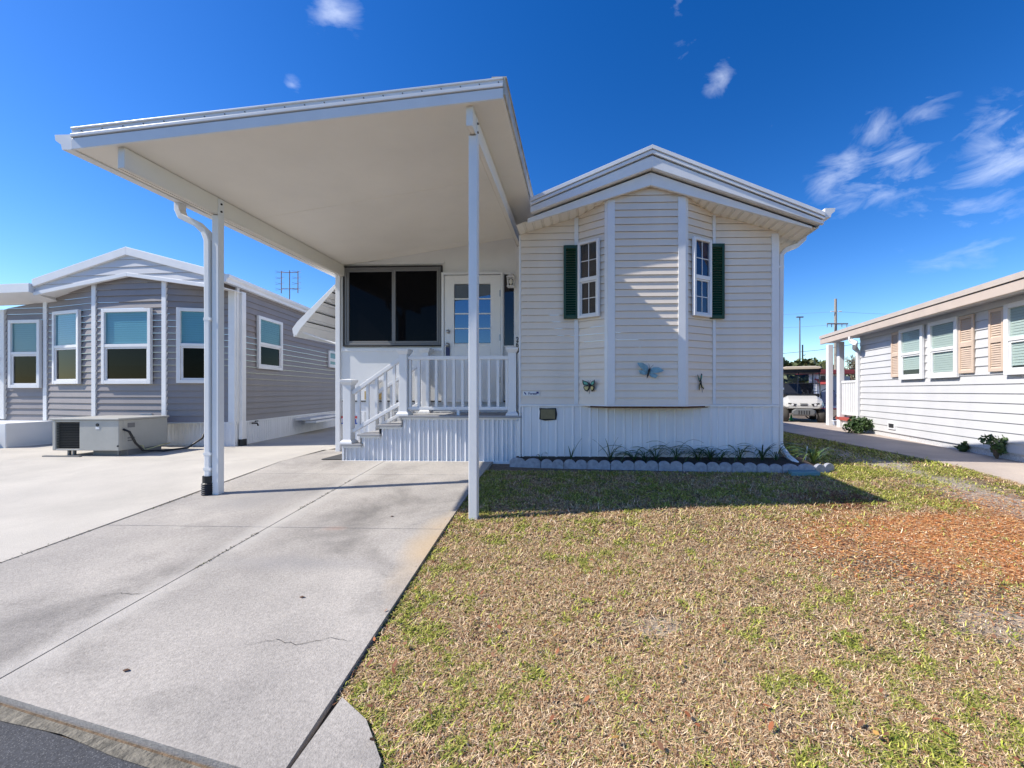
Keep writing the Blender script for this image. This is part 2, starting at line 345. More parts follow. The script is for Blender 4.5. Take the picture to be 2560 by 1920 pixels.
CONCN = concrete('pale_concrete', (.50, .465, .405), (.43, .40, .35), .07)
CONCP = concrete('path_concrete', (.46, .39, .33), (.37, .31, .265), .1)
def slab(m, poly, th=.07, lift=.012):     # horizontal polygon laid on the sloping ground; split at breaks first
    top = [(x, y, G(y)+lift) for x, y in poly]; m.prism([(x, y, z-th) for x, y, z in top], (0, 0, th))
def roadline(x): return 1.58+(x+2.401)*(-.214/1.05)
dm = MB()
XS1 = lambda y: -2.60-.035*(y-2)
XS2 = lambda y: -4.07-.012*(y-2) if y < 4.5 else -4.10-.09*(y-4.5)
joints = [None, 3.33, 4.90]
def xr(y): return -1.0-.19*(y-1.6)/2.6 if y < 4.2 else -1.19
g = .005
for a, b in ((None, 3.33), (3.33, 4.90), (4.90, 5.5), (5.5, 6.6)):
    gap = .003
    ya = a if a else None
    def yL(x): return (roadline(x)+.03) if ya is None else ya+gap*(ya < 5.4)
    bb = b-gap*(b < 5.4)
    for xl, xrr in ((XS2, XS1), (XS1, xr)):
        l0, r0 = (xl(1.8)+g, xrr(1.8)-g) if ya is None else (xl(ya)+g, xrr(ya)-g)
        slab(dm, [(l0, yL(l0)), (r0, yL(r0)), (xrr(bb)-g, bb), (xl(bb)+g, bb)])
dv = struct('driveway', dm, CONC)
am = MB(); slab(am, [(-1.006, roadline(-.99)+.02), (-.68, roadline(-.7)+.02), (-.70, 1.40), (-.84, 1.56), (-.998, 1.66)]); struct('driveway_flare', am, CONC)
nm = MB()
for a, b in ((None, 2.55), (2.55, 5.5), (5.5, 16)):
    f = lambda x: roadline(x)+.03 if a is None else a+.003
    slab(nm, [(-14, f(-14) if a else 3.2 if False else (f(-14))), (XS2(a or 1.9)-.006, f(XS2(a or 1.9))), (XS2(b)-.006 if b < 10 else -4.4, b-.003 if b < 5 else b), (-14, b-.003 if b < 5 else b)]) if not (a is None) else slab(nm, [(-6.4, roadline(-6.4)+.03), (XS2(1.9)-.006, roadline(-4.1)+.03), (XS2(2.55)-.006, 2.547), (-6.4, 2.547)])
struct('neighbour_driveway', nm, CONCN)
ASPH = concrete('asphalt', (.055, .057, .065), (.035, .037, .042), .5)
rm = MB()
def rz_(y): return max(-.372, G(y)-.012)
for i in range(24):
    xa_, xb_ = -10+i*.75, -10+(i+1)*.75
    for o0_, o1_ in ((-.02, -.6), (-.6, -2.0), (-2.0, -7)):
        rm.quad((xa_, roadline(xa_)+o0_, rz_(roadline(xa_)+o0_)), (xb_, roadline(xb_)+o0_, rz_(roadline(xb_)+o0_)), (xb_, roadline(xb_)+o1_, rz_(roadline(xb_)+o1_)), (xa_, roadline(xa_)+o1_, rz_(roadline(xa_)+o1_)))
struct('road', rm, ASPH)
em = MB()
GUT = mat('old_kerb_edge', (.20, .18, .14), .95, 25, .6, bump=1.0, bscale=70)
for i in range(40):
    xa_, xb_ = -8+i*.3, -8+(i+1)*.3; wa_, wb_ = .034+.010*math.sin(xa_*7)+.008*math.sin(xa_*23), .034+.010*math.sin(xb_*7)+.008*math.sin(xb_*23)
    em.quad((xa_, roadline(xa_)-wa_, rz_(roadline(xa_)-wa_)+.004), (xb_, roadline(xb_)-wb_, rz_(roadline(xb_)-wb_)+.004), (xb_, roadline(xb_)+.012, rz_(roadline(xb_))+.006), (xa_, roadline(xa_)+.012, rz_(roadline(xa_))+.006))
struct('road_edge', em, GUT)
pm = MB()
slab(pm, [(5.08, 1.2), (6.6, 1.2), (6.6, 5.5), (5.08, 5.5)]); slab(pm, [(5.08, 5.5), (6.9, 5.5), (8.6, 20), (5.08, 20)]); struct('side_path', pm, CONCP)
bmud = mat('bed_soil', (.055, .04, .03), .95, 25, .5, bump=1, bscale=60)
bm_ = MB(); bm_.quad((-.86, 5.41, .03), (3.05, 5.21, .03), (3.05, 5.60, .10), (-.86, 5.60, .10)); struct('flower_bed_soil', bm_, bmud)
# ------------------------------------------------------------------ main mobile home
X0, X1, YF = -.812, 2.733, 5.58
FH = Fr((0, YF), 0)
house = thing('mobile_home', (1, 5.78, 0), 'cream vinyl sided mobile home with a bay front, green shutters and white skirting', 'house')
RX = .95
def zs(x): return 3.70-.290*abs(x-RX)
BL, BCL, BCR, BR = (.011, YF), (.404, 5.325), (1.403, 5.325), (1.846, YF)
h = .0955
build('wall', MB().lap(FH, [(X0, .82), (BL[0], .82), (BL[0], zs(BL[0])), (X0, zs(X0))], h, .017, .82), VINYL, house)
build('wall', MB().lap(FH, [(BR[0], .82), (X1, .82), (X1, zs(X1)), (BR[0], zs(BR[0]))], h, .017, .82), VINYL, house)
FR = Fr((X1, YF), R(90)); FLs = Fr((X0, 18), R(-90))
sw = MB().lap(FR, [(0, .8), (12, .8), (12, zs(X1)), (0, zs(X1))], h, .013, .82); sw.lap(FLs, [(0, .8), (12.2, .8), (12.2, zs(X0)), (0, zs(X0))], h, .013, .82)
sw.bx(X0+.01, X1-.01, 17.9, 18, 0, 3.2)
build('side_wall', sw, VINYL, house)
FBL, FBC, FBR = wall_through(BL, BCL), wall_through(BCL, BCR), wall_through(BCR, BR)
lb, lc, lr = math.dist(BL, BCL), math.dist(BCL, BCR), math.dist(BCR, BR)
bw = MB()
bw.lap(FBL, [(0, .82), (lb, .82), (lb, zs(BCL[0])), (0, zs(BL[0]))], h, .017, .82)
sx = RX-BCL[0]
bw.lap(FBC, [(0, .82), (sx, .82), (sx, zs(RX)), (0, zs(BCL[0]))], h, .017, .82); bw.lap(FBC, [(sx, .82), (lc, .82), (lc, zs(BCR[0])), (sx, zs(RX))], h, .017, .82)
bw.lap(FBR, [(0, .82), (lr, .82), (lr, zs(BR[0])), (0, zs(BCR[0]))], h, .017, .82)
bay = build('bay_wall', bw, VINYL, house)
ub = MB().prism([(BL[0]-.03, YF, .80), (BCL[0]-.01, BCL[1]-.02, .80), (BCR[0]+.01, BCR[1]-.02, .80), (BR[0]+.03, YF, .80)], (0, 0, .018)); build('bay_floor_trim', ub, TRIM, house)
ub = MB().prism([(BL[0]+.12, YF, .775), (BCL[0]+.03, BCL[1]+.02, .775), (BCR[0]-.03, BCR[1]+.02, .775), (BR[0]-.05, YF, .775)], (0, 0, .024)); build('bay_floor_board', ub, WOOD, house)
# trims
def vtrim(fr, s0, s1, z0, z1, o1=.022, o0=-.005, z1b=None):
    m = MB().hexa([fr.p(s0, o0, z0), fr.p(s1, o0, z0), fr.p(s1, o1, z0), fr.p(s0, o1, z0), fr.p(s0, o0, z1), fr.p(s1, o0, z1 if z1b is None else z1b), fr.p(s1, o1, z1 if z1b is None else z1b), fr.p(s0, o1, z1)])
    return build('corner_trim', m, TRIM, house, .003)
vtrim(FBC, -.012, .085, .82, zs(BCL[0])-.01); vtrim(FBC, lc-.085, lc+.012, .82, zs(BCR[0])-.01)
vtrim(FBL, lb-.05, lb-.004, .82, zs(BCL[0])-.02, .020); vtrim(FBR, .004, .05, .82, zs(BCR[0])-.02, .020)
vtrim(FH, BL[0]-.062, BL[0]-.006, .82, zs(BL[0])-.02); vtrim(FH, BR[0]+.006, BR[0]+.045, .82, zs(BR[0])-.02)
vtrim(FH, X1-.085, X1+.012, .82, zs(X1)-.03, .024); vtrim(FR, 0, .08, .82, zs(X1)-.03, .022)
vtrim(FH, X0-.012, X0+.012, .0, zs(X0)-.01, .018)
build('skirting_cap', MB().box(FH, X0, X1+.01, -.005, .030, .785, .818), TRIM, house, .004)
pf = [(0, 0), (.018, .012), (.03, .012), (.045, 0), (.12, 0), (.132, .009), (.145, 0), (.235, 0)]
sk = MB().rib(FH, X0+.02, X1-.07, -.05, .786, pf, .004); sk.box(FH, X1-.07, X1+.008, -.005, .018, -.05, .785); sk.rib(FR, 0, 12, -.05, .8, pf, .0); sk.rib(FLs, 0, 12, -.05, .8, pf, .0)
build('skirting', sk, SKIRT, house)
# windows, shutters
a_, b_ = FBL.hit(1449, 700)[0], FBL.hit(1503, 700)[0]
window(house, FBL, a_+.012, b_, 2.0, 3.04, .036, GL_BAY, CURT, muntin=1, slats=False, o=.040)
a_, b_ = FBR.hit(1726, 700)[0], FBR.hit(1770, 700)[0]
window(house, FBR, a_, b_, 2.0, 3.04, .036, GL_BAY, SKYREFL, muntin=1, slats=False, o=.040)
shutter(house, FH, FH.hit(1409, 700, .04)[0], FH.hit(1445, 700, .04)[0], 2.0, 3.02, GREEN, o=.03); shutter(house, FH, FH.hit(1774, 700, .04)[0], FH.hit(1811, 700, .04)[0], 1.99, 3.015, GREEN, o=.03)
# roof
RF = Fr((0, 5.16), 0)
def zt(x): return 4.13-.415*abs(x-RX)
XE, XL = 3.10, -.615
rf = MB()
for a, b in ((XL, RX), (RX, XE)):
    rf.hexa([(a, 5.155, zt(a)-.05), (b, 5.155, zt(b)-.05), (b, 18.3, zt(b)-.05), (a, 18.3, zt(a)-.05), (a, 5.155, zt(a)), (b, 5.155, zt(b)), (b, 18.3, zt(b)), (a, 18.3, zt(a))])
roof = build('roof', rf, ROOFW, house)
def chev(y0, y1, top, bot, xl=XL, xe=XE):
    m = MB()
    for a, b in ((xl, RX), (RX, xe)):
        m.hexa([(a, y0, bot(a)), (b, y0, bot(b)), (b, y1, bot(b)), (a, y1, bot(a)), (a, y0, top(a)), (b, y0, top(b)), (b, y1, top(b)), (a, y1, top(a))])
    return m
dx = lambda x: abs(x-RX)
build('roof_edge_trim', chev(5.125, 5.153, lambda x: zt(x)+.012, lambda x: zt(x)-.038), TRIM, roof, .003)
build('roof_edge_trim', chev(5.135, 5.155, lambda x: zt(x)-.05, lambda x: zt(x)-.095+.008*dx(x)), TRIM, roof, .003)
build('fascia', chev(5.155, 5.20, lambda x: zt(x)-.115+.012*dx(x), lambda x: zt(x)-.265+.062*dx(x)), TRIM, roof, .003)
XL2 = 3.0
build('lower_fascia', chev(5.235, 5.27, lambda x: zt(x)-.285+.058*dx(x), lambda x: zs(x)-.02, -.66, XL2), TRIM, roof, .003)
build('fascia_backing', chev(5.20, 5.262, lambda x: zt(x)-.06, lambda x: zt(x)-.255+.060*dx(x), XL+.01, XE-.03), TRIM, roof)
def sof(m, xa, xb, ya, yb):
    n = max(1, round(abs(xb-xa)/.115)); st = (xb-xa)/n
    for i in range(n):
        a = xa+i*st; pr = [(a, .0), (a+st*.70, .0), (a+st*.74, .010), (a+st*.80, .010), (a+st*.84, 0), (a+st*.90, 0), (a+st*.93, .010), (a+st*.97, .010), (a+st, 0)]
        for (p, q), (p2, q2) in zip(pr, pr[1:]): m.quad((p, ya, zs(p)+q), (p2, ya, zs(p2)+q2), (p2, yb, zs(p2)+q2), (p, yb, zs(p)+q))
so = MB(); sof(so, X0+.0, RX, 5.24, YF+.03); sof(so, RX, X1, 5.24, YF+.03)
sof(so, X1, XL2+.06, 5.24, 18)
build('soffit', so, SOFF, roof)
sm = MB()
sm.prism([(XE, 5.16, 3.17), (XE, 5.16, 3.24), (XE-.012, 5.16, 3.24), (XE-.012, 5.16, 3.17)], (0, 13, 0)); sm.prism([(XL2+.06, 5.2, zs(XL2)-.03), (XE, 5.2, 3.17), (XE, 5.2, 3.18), (XL2+.06, 5.2, zs(XL2)-.02)], (0, 13, 0))
build('eave_board', sm, TRIM, roof)
gt = MB(); gt.prism([(x, 5.14, z) for x, z in gutter_prof(XE+.004, 3.185, .125, .115)], (0, 13, 0)); gt.prism([(x, 5.137, z) for x, z in gutter_prof(XE+.004, 3.185, .125, .115)[:6]], (0, .004, 0))
build('gutter', gt, TRIM, house)
ds = MB().tube([(3.165, 5.72, 3.20), (3.15, 5.72, 3.12), (3.05, 5.70, 3.03), (2.88, 5.66, 2.96), (2.81, 5.65, 2.88), (2.80, 5.65, 1.5), (2.80, 5.65, .30), (2.81, 5.63, .22), (2.86, 5.53, .10), (2.91, 5.40, .03)], .028, .038, rect=True, up=(0, 1, .01))
build('downspout', ds, TRIM, house, .006)
for z in (1.02, 2.7): build('downspout_strap', MB().box(Fr((2.80, 5.65), 0), -.034, .034, -.044, .046, z, z+.03), TRIM, house)
# vent plug on the skirting
a, b = FH.hit(1352, 1047), FH.hit(1388, 1023)
build('vent_hole', MB().add([FH.p(s, .0185, z) for s, z in [(a[0]-.02, a[1]-.005), (a[0]+.06, a[1]-.025), (b[0]-.05, a[1]-.018), (b[0]+.018, a[1]-.012), (b[0]+.03, (a[1]+b[1])/2), (b[0]+.015, b[1]+.018), (a[0]+.09, b[1]+.013), (a[0]-.022, b[1]+.018), (a[0]-.012, b[1]-.03)]], [tuple(range(9))]), DARKL, house)
build('vent_cover', MB().box(FH, a[0], b[0], .019, .026, a[1], b[1]), mat('olive_board', (.20, .165, .085), .7, 20, .15), house, .003)
# house number
def text_mesh(txt, size, ext=.004):
    c = bpy.data.curves.new('t', 'FONT'); c.body = txt; c.size = size; c.extrude = ext; c.align_x = 'CENTER'; c.offset = size*.012
    o = bpy.data.objects.new('t', c); COL.objects.link(o); dg = bpy.context.evaluated_depsgraph_get()
    me = bpy.data.meshes.new_from_object(o.evaluated_get(dg)); bpy.data.objects.remove(o); return me
def text(name, txt, size, fr, s, o, z, m, parent, sx=1):
    me = text_mesh(txt, size); off = OFF[parent.name]
    for v in me.vertices:
        x, y, zz = v.co; p = fr.p(s+x*sx, o+zz, z+y); v.co = (p[0]-off.x, p[1]-off.y, p[2]-off.z)
    me.materials.clear(); return link(name, me, m, parent)
# ------------------------------------------------------------------ sunroom (part of the home)
YW = 6.45; FS = Fr((0, YW), 0)
SX0 = FS.hit(841, 900)[0]
pw = MB(); pw.box(FS, SX0+.07, X0+.02, -.08, 0, .845, 3.55)
build('sunroom_wall', pw, PANEL, house)
pw = MB().bx(SX0+.02, SX0+.09, YW+.02, 13, .0, 3.02); pw.bx(SX0+.09, X0-.02, 12.9, 13, 0, 3.3); build('sunroom_side_wall', pw, PANEL, house)
lw = MB().lap(FS, [(SX0+.07, .66), (X0, .66), (X0, .845), (SX0+.07, .845)], .06, .008, .66, -.03); lw.rib(FS, SX0+.07, X0, -.05, .66, [(0, 0), (.04, .0), (.05, .012), (.09, .012), (.1, 0)], -.03)
build('sunroom_skirting', lw, SKIRT, house)
build('sill_line', MB().box(FS, SX0+.1, X0, -.02, .004, .828, .846), DARKL, house)
build('corner_post', MB().box(FS, SX0, SX0+.075, -.06, .03, -.05, 3.0), TRIM, house, .004)
a, b = FS.hit(1289, 700), FS.hit(1300, 1000)
build('corner_post', MB().box(FS, a[0], X0+.03, -.02, .05, .6, 3.5), TRIM, house, .004)
tr = MB().box(FS, SX0+.08, FS.hit(1108, 660)[0]+.02, .001, .012, FS.hit(900, 663)[1], FS.hit(900, 663)[1]+.05); build('window_head_trim', tr, TRIM, house, .003); tr = MB().box(FS, SX0+.08, FS.hit(1108, 660)[0], .001, .014, FS.hit(900, 874)[1]-.03, FS.hit(900, 870)[1])
build('window_sill_trim', tr, TRIM, house, .003)
# sliding window
a, b = FS.hit(861, 867), FS.hit(1107, 665)
f = build('sliding_window', MB().ring(FS, a[0], b[0], a[1], b[1], .018, .0, .05), DARKL, house, .002)
build('frame', MB().ring(FS, a[0]+.019, b[0]-.019, a[1]+.019, b[1]-.019, .034, .0, .034), GREYM, f, .004)
ms = FS.hit(984, 750)[0]
sash = MB().ring(FS, a[0]+.055, ms+.016, a[1]+.055, b[1]-.055, .034, .0, .026); sash.ring(FS, ms+.018, b[0]-.055, a[1]+.055, b[1]-.055, .03, .0, .04)
build('sash', sash, GREYM, f, .003)
build('pane', MB().box(FS, a[0]+.09, ms-.019, .006, .010, a[1]+.09, b[1]-.09), GL_DARK, f); build('pane', MB().box(FS, ms+.049, b[0]-.086, .016, .02, a[1]+.086, b[1]-.086), GL_DARK, f)
# door
a, b = FS.hit(1113, 1002), FS.hit(1252, 689)
DJ = mat('door_white', (.78, .77, .75), .4)
door = build('door', MB().ring(FS, a[0], b[0], a[1], b[1], .16, .006, .04, .9, .14), DJ, house, .004)
build('door_frame', MB().ring(FS, a[0]-.045, b[0]+.045, a[1]-.02, b[1]+.05, .040, .0, .055), TRIM, door, .004)
ga, gb = FS.hit(1137, 859), FS.hit(1231, 711)
pn = MB(); gm_ = MB(); cols = 2; rows = 4
for i in range(cols):
    for j in range(rows):
        cw, ch = (gb[0]-ga[0])/cols, (gb[1]-ga[1])/rows
        build('pane', MB().box(FS, ga[0]+i*cw+.008, ga[0]+(i+1)*cw-.008, .014, .020, ga[1]+j*ch+.008, ga[1]+(j+1)*ch-.008), GL_DOOR, door)
s0, s1, z0, z1 = a[0]+.16, b[0]-.16, a[1]+.9, b[1]-.14
gm_.box(FS, s0, s1, .008, .030, z0, ga[1]-.004); gm_.box(FS, s0, s1, .008, .030, gb[1]+.004, z1); gm_.box(FS, s0, ga[0]-.004, .008, .030, ga[1]-.004, gb[1]+.004); gm_.box(FS, gb[0]+.004, s1, .008, .030, ga[1]-.004, gb[1]+.004)
for j in range(1, rows): gm_.box(FS, ga[0], gb[0], .012, .034, ga[1]+j*ch-.009, ga[1]+j*ch+.009)
gm_.box(FS, (ga[0]+gb[0])/2-.009, (ga[0]+gb[0])/2+.009, .013, .032, ga[1], gb[1])
build('glazing_frame', gm_, DJ, door)
k = FS.hit(1123, 830); lk = FS.hit(1122, 866)
build('deadbolt', MB().lathe((k[0], YW-.05, k[1]), [(.03, -.02), (.03, .008), (.018, .012)][::-1], 14, 1), BRASS, door, smooth=True)
kb = MB().lathe((lk[0], YW-.05, lk[1]+.02), [(.02, -.05), (.033, -.03), (.033, .0), (.014, .008), (.014, .02)], 14, 1); build('knob', kb, BRASS, door, smooth=True)
for vz in (735, 845, 950):
    z = FS.hit(1250, vz)[1]; build('hinge', MB().box(FS, b[0]-.012, b[0]+.004, .041, .058, z-.05, z+.05), BRASS, door)
nz_ = MB().box(FS, lk[0]-.033, lk[0]+.033, .042, .055, lk[1]-.17, lk[1]-.02); tg = build('key_lockbox', nz_.tube([(lk[0]-.025, YW-.05, lk[1]-.02), (lk[0]-.02, YW-.052, lk[1]+.03), (lk[0]+.02, YW-.052, lk[1]+.03), (lk[0]+.025, YW-.05, lk[1]-.02)], .005), mat('navy_lockbox', (.015, .02, .10), .4), None, .005, base=(lk[0], YW-.05, lk[1]))
tag(tg, 'small dark blue key lockbox hanging from the white door knob', 'lockbox')
# sidelight
a, b = FS.hit(1261, 864), FS.hit(1288, 687)
sdl = build('sidelight_window', MB().ring(FS, a[0]-.03, b[0]+.012, a[1]-.03, b[1]+.03, .028, .0, .03), TRIM, house, .003)
build('pane', MB().box(FS, a[0]-.001, b[0]-.017, .002, .008, a[1], b[1]), GL_SIDE, sdl)
# numbers on the white post
np_ = FS.hit(1293.5, 852, .051); text('house_number', '2', .115, FS, np_[0], .053, np_[1]-.018, BLACK, house, .8)
np_ = FS.hit(1293, 865, .051); text('house_number', '6', .115, FS, np_[0], .053, np_[1]-.018, BLACK, house, .8)
# vent on sunroom skirting behind the steps
a, b = FS.hit(912, 1002), FS.hit(958, 981)
build('vent_cover', MB().box(FS, a[0], b[0], .0, .012, a[1]+.02, b[1]+.02), mat('tan_board', (.40, .29, .12), .7, 15, .2), house, .003)
# clamshell awning on the left side
aw = MB(); A0 = (SX0-.01, 2.79); A1 = (SX0-.74, 1.98); ya, yb = 6.5, 8.3
n = 7
for i in range(n):
    t0, t1 = i/n, (i+1)/n
    P = lambda t, dz=0: (A0[0]+(A1[0]-A0[0])*t, A0[1]+(A1[1]-A0[1])*t+dz)
    p, q = P(t0), P(t1, .012); m_ = aw
    m_.hexa([(p[0], ya, p[1]), (q[0], ya, q[1]), (q[0], yb, q[1]), (p[0], yb, p[1]), (p[0], ya, p[1]+.012), (q[0], ya, q[1]+.012), (q[0], yb, q[1]+.012), (p[0], yb, p[1]+.012)])
awn = build('window_awning', aw, WHITE, house)
sd = MB().prism([(A0[0], ya-.004, A0[1]+.02), (A0[0], ya-.004, A0[1]-.05), (A1[0]+.10, ya-.004, A1[1]+.05), (A1[0]+.04, ya-.004, A1[1]-.06), (A1[0]-.02, ya-.004, A1[1]-.02), (A1[0]-.03, ya-.004, A1[1]+.06), (A1[0]+.05, ya-.004, A1[1]+.17)], (0, -.012, 0)); build('side_arm', sd, WHITE, awn, .004)
for t in (.16, .36, .56, .76): q = P(t, -.004); build('awning_seam', MB().bx(q[0]-.010, q[0]+.010, ya+.01, yb, q[1]-.012, q[1]-.002), DARKL, awn)
build('front_lip', MB().bx(A1[0]-.02, A1[0]+.0, ya, yb, A1[1]-.07, A1[1]+.04), WHITE, awn)
build('strut', MB().tube([(A1[0]+.06, ya+.05, A1[1]+.02), (SX0+.01, ya+.05, 1.77)], .012, .012), WHITE, awn)
# ------------------------------------------------------------------ carport
cp = thing('carport', (-2.4, 4.2, -.1), 'white flat-roofed carport on two slim posts over the driveway', 'carport')
cz = lambda x: 3.50+.152*(x+.95)
CFL, CFR = (-4.18, 3.18), (-.647, 3.46); YB = 12.5
def cy(x): return CFL[1]+(x-CFL[0])/(CFR[0]-CFL[0])*(CFR[1]-CFL[1])
c4 = [(CFL[0], CFL[1]), (CFR[0], CFR[1]), (CFR[0], YB), (CFL[0], YB)]
rp = MB().hexa([(x, y, cz(x)) for x, y in c4]+[(x, y, cz(x)+.11) for x, y in c4]); croof = build('carport_roof', rp, SOFF, cp)
def fstrip(z0, z1, o0, o1, x0=CFL[0], x1=CFR[0]):
    p = [(x0, cy(x0)-o0, cz(x0)+z0), (x1, cy(x1)-o0, cz(x1)+z0), (x1, cy(x1)-o1, cz(x1)+z0), (x0, cy(x0)-o1, cz(x0)+z0)]
    return MB().hexa(p+[(x, y, z+z1-z0) for x, y, z in p])
build('front_fascia', fstrip(-.012, .078, .001, .022, CFL[0], CFR[0]), WHITE, croof, .003)
build('front_trim', fstrip(.086, .112, .001, .032), WHITE, croof, .003)
build('front_trim', fstrip(.114, .150, .001, .020), WHITE, croof, .002)
build('top_flashing', fstrip(.150, .166, -.10, .030), WHITE, croof, .003)
scw = MB()
for i in range(22):
    x = CFL[0]+.08+i*(CFR[0]-CFL[0]-.12)/21; y = cy(x)-.020
    scw.cyl((x, y+.003, cz(x)+.131), (x, y-.004, cz(x)+.131), .006, n=6)
for xq in (5.0, 6.6, 8.2): build('ceiling_seam', MB().hexa([(x_, y_, cz(x_)+z_) for z_ in (-.0025, .001) for x_, y_ in ((CFL[0]+.02, xq-.35), (CFR[0]-.02, xq-.35), (CFR[0]-.02, xq-.338), (CFL[0]+.02, xq-.338))]), SOFF, croof)
build('fascia_screw', scw, GREYM, croof)['kind'] = 'stuff'
re = MB(); x = CFR[0]; re.bx(x+.001, x+.018, CFR[1]-.02, YB, cz(x)+.02, cz(x)+.165); re.bx(x-.10, x+.03, CFR[1]-.021, YB, cz(x)+.166, cz(x)+.176)
build('side_fascia', re, mat('grimy_edge', (.55, .50, .40), .5, 8, .4), croof)
BX = {'l': -3.85, 'r': -.95}
def beam(x, y0):
    m = MB(); z = cz(x)-.002; m.bx(x-.029, x+.029, y0, YW-.002, z-.172, z); m.bx(x-.029, x-.024, y0, YW-.003, z-.180, z-.1725); m.bx(x+.024, x+.029, y0, YW-.003, z-.180, z-.1725); m.bx(x-.010, x+.010, y0, YW-.004, z-.176, z-.1725)
    return build('beam', m, SOFF, cp, .002)
bl, br = beam(-3.85, 3.24), beam(-.95, 3.47)
def post(x, y, wd):
    zt_ = cz(x)-.19
    p = build('post', MB().bx(x-wd/2, x+wd/2, y-wd/2, y+wd/2, -.30, zt_+.003), WHITE, cp, .006)
    br_ = MB().bx(x+.0295, x+.034, y-.035, y+.035, zt_-.08, zt_+.18); build('post_bracket', br_, WHITE, p)
    for zz in (.05, .13): build('bolt', MB().cyl((x+.034, y, zt_+zz), (x+.043, y, zt_+zz), .010, n=8), DARKL, p)
    return p
post(-3.85, 4.15, .072); post(-.95, 3.62, .078)
gt = MB(); pr = gutter_prof(CFL[0]-.004, cz(CFL[0])-.012, .145, .125, -1); gt.prism([(x, 3.165, z) for x, z in pr], (0, 9, 0)); gt.prism([(x, 3.161, z) for x, z in pr[:6]], (0, .005, 0))
build('carport_gutter', gt, WHITE, cp)
xg = CFL[0]-.06; zg = cz(CFL[0])-.012
ds = MB().tube([(xg, 4.12, zg+.005), (xg, 4.12, zg-.07), (xg+.03, 4.12, zg-.14), (-4.05, 4.13, zg-.22), (-3.97, 4.14, zg-.30), (-3.935, 4.14, zg-.40), (-3.93, 4.14, 1.5), (-3.93, 4.14, .08)], .030, .04, rect=True, up=(0, 1, .01))
dsp = build('downspout', ds, WHITE, cp, .008)
for z in (.16, .32, 1.75): build('downspout_strap', MB().bx(-3.965, -3.885, 4.098, 4.184, z, z+.03), WHITE, dsp)
bt = MB().lathe((-3.935, 4.13, 0), [(.052, -.13)]+[(.056+(.007 if i % 2 else 0), -.125+i*.011) for i in range(14)]+[(.052, .03), (.052, .10), (.03, .10)], 18); build('drain_boot', bt, BLACK, cp, smooth=False)
# ------------------------------------------------------------------ porch
YP = 5.59; FP = Fr((0, YP), 0)
porch = thing('porch', (-2, 6, 0), 'white ribbed entry porch with grey deck, three steps and picket railings', 'porch')
PXL = FP.hit(856, 1100)[0]; steps = [(PXL, FP.hit(906, 1100)[0], .251), (FP.hit(899, 1)[0], FP.hit(953, 1)[0], .393), (FP.hit(946, 1)[0], FP.hit(1004, 1)[0], .525), (FP.hit(1002, 1)[0], X0+.02, .656)]
YPB = YW-.05
for i, (sa, sb, z) in enumerate(steps):
    m = MB().bx(sa-.015 if i else sa-.005, sb, YP-.042, YPB, z-.030, z)
    build('deck' if i == 3 else 'tread', m, DECK, porch, .004)
def stz(s):
    for sa, sb, z in reversed(steps):
        if s >= sa+.02: return z-.031
    return steps[0][2]-.031
m = MB(); pf = [(0, 0), (.026, .028), (.034, .028), (.041, 0), (.066, 0), (.084, .024), (.090, .024), (.096, 0), (.132, 0)]
m.rib(FP, PXL+.03, X0-.01, .012, stz, pf, -.018)
psk = build('skirting', m, SKIRT, porch)
m = MB()
for i, (sa, sb, z) in enumerate(steps):
    m.box(FP, sa+(.02 if i else .0), (steps[i+1][0]+.02 if i < 3 else X0-.01), -.01, .012, z-.058, z-.031)
m.box(FP, PXL, X0-.01, -.01, .012, -.03, .016); m.box(FP, PXL, PXL+.03, -.012, .010, .0161, .192); m.box(FP, X0-.045, X0-.012, -.012, .012, .0161, .59)
build('skirting_trim', m, TRIM, porch, .003)
m = MB()
for i in range(1, 4): m.bx(steps[i][0]+.012, steps[i][0]+.018, YP-.006, YPB, steps[i-1][2]+.001, steps[i][2]-.031)
build('riser', m, GREYM, porch)
m = MB(); Fs = Fr((PXL, YPB), R(-90)); m.rib(Fs, 0, YPB-YP, -.03, .21, pf, -.012); build('skirting', m, SKIRT, porch)
def newel(x, y, z0, z1, w_=.115):
    p = build('newel_post', MB().bx(x-w_/2, x+w_/2, y-w_/2, y+w_/2, z0+.002, z1-.03), TRIM, porch, .006)
    c = MB(); c.add([(x+sx*r, y+sy*r, z) for z, r in ((z1-.09, w_/2+.002), (z1-.045, w_/2+.028), (z1-.015, w_/2+.032), (z1, .012)) for sx, sy in ((-1, -1), (1, -1), (1, 1), (-1, 1))],
        [(i*4+j, i*4+(j+1) % 4, i*4+4+(j+1) % 4, i*4+4+j) for i in range(3) for j in range(4)]+[(12, 13, 14, 15)]); build('post_cap', c, TRIM, p, .003)
    s = MB(); s.add([(x+sx*r, y+sy*r, z) for z, r in ((z0+.001, w_/2+.032), (z0+.025, w_/2+.030), (z0+.055, w_/2+.002)) for sx, sy in ((-1, -1), (1, -1), (1, 1), (-1, 1))],
        [(i*4+j, i*4+(j+1) % 4, i*4+4+(j+1) % 4, i*4+4+j) for i in range(2) for j in range(4)]); build('post_base', s, TRIM, p, .003)
YR = YP+.065
n1 = (FP.hit(872, 1, -.06)[0], YR, .251, 1.177); n2 = (FP.hit(1011, 1, -.06)[0], YR, .656, 1.615); n3 = (FP.hit(1282, 1, -.06)[0], YR, .656, 1.63)
YR2 = YW-.13
FB2 = Fr((0, YR2), 0)
n4 = (FB2.hit(1065, 1)[0], YR2, .656, FB2.hit(1065, 861)[1]-.05); n5 = (FB2.hit(935, 1)[0], YR2, .251, 1.20)
for q in (n1, n2, n3, n4, n5): newel(*q)
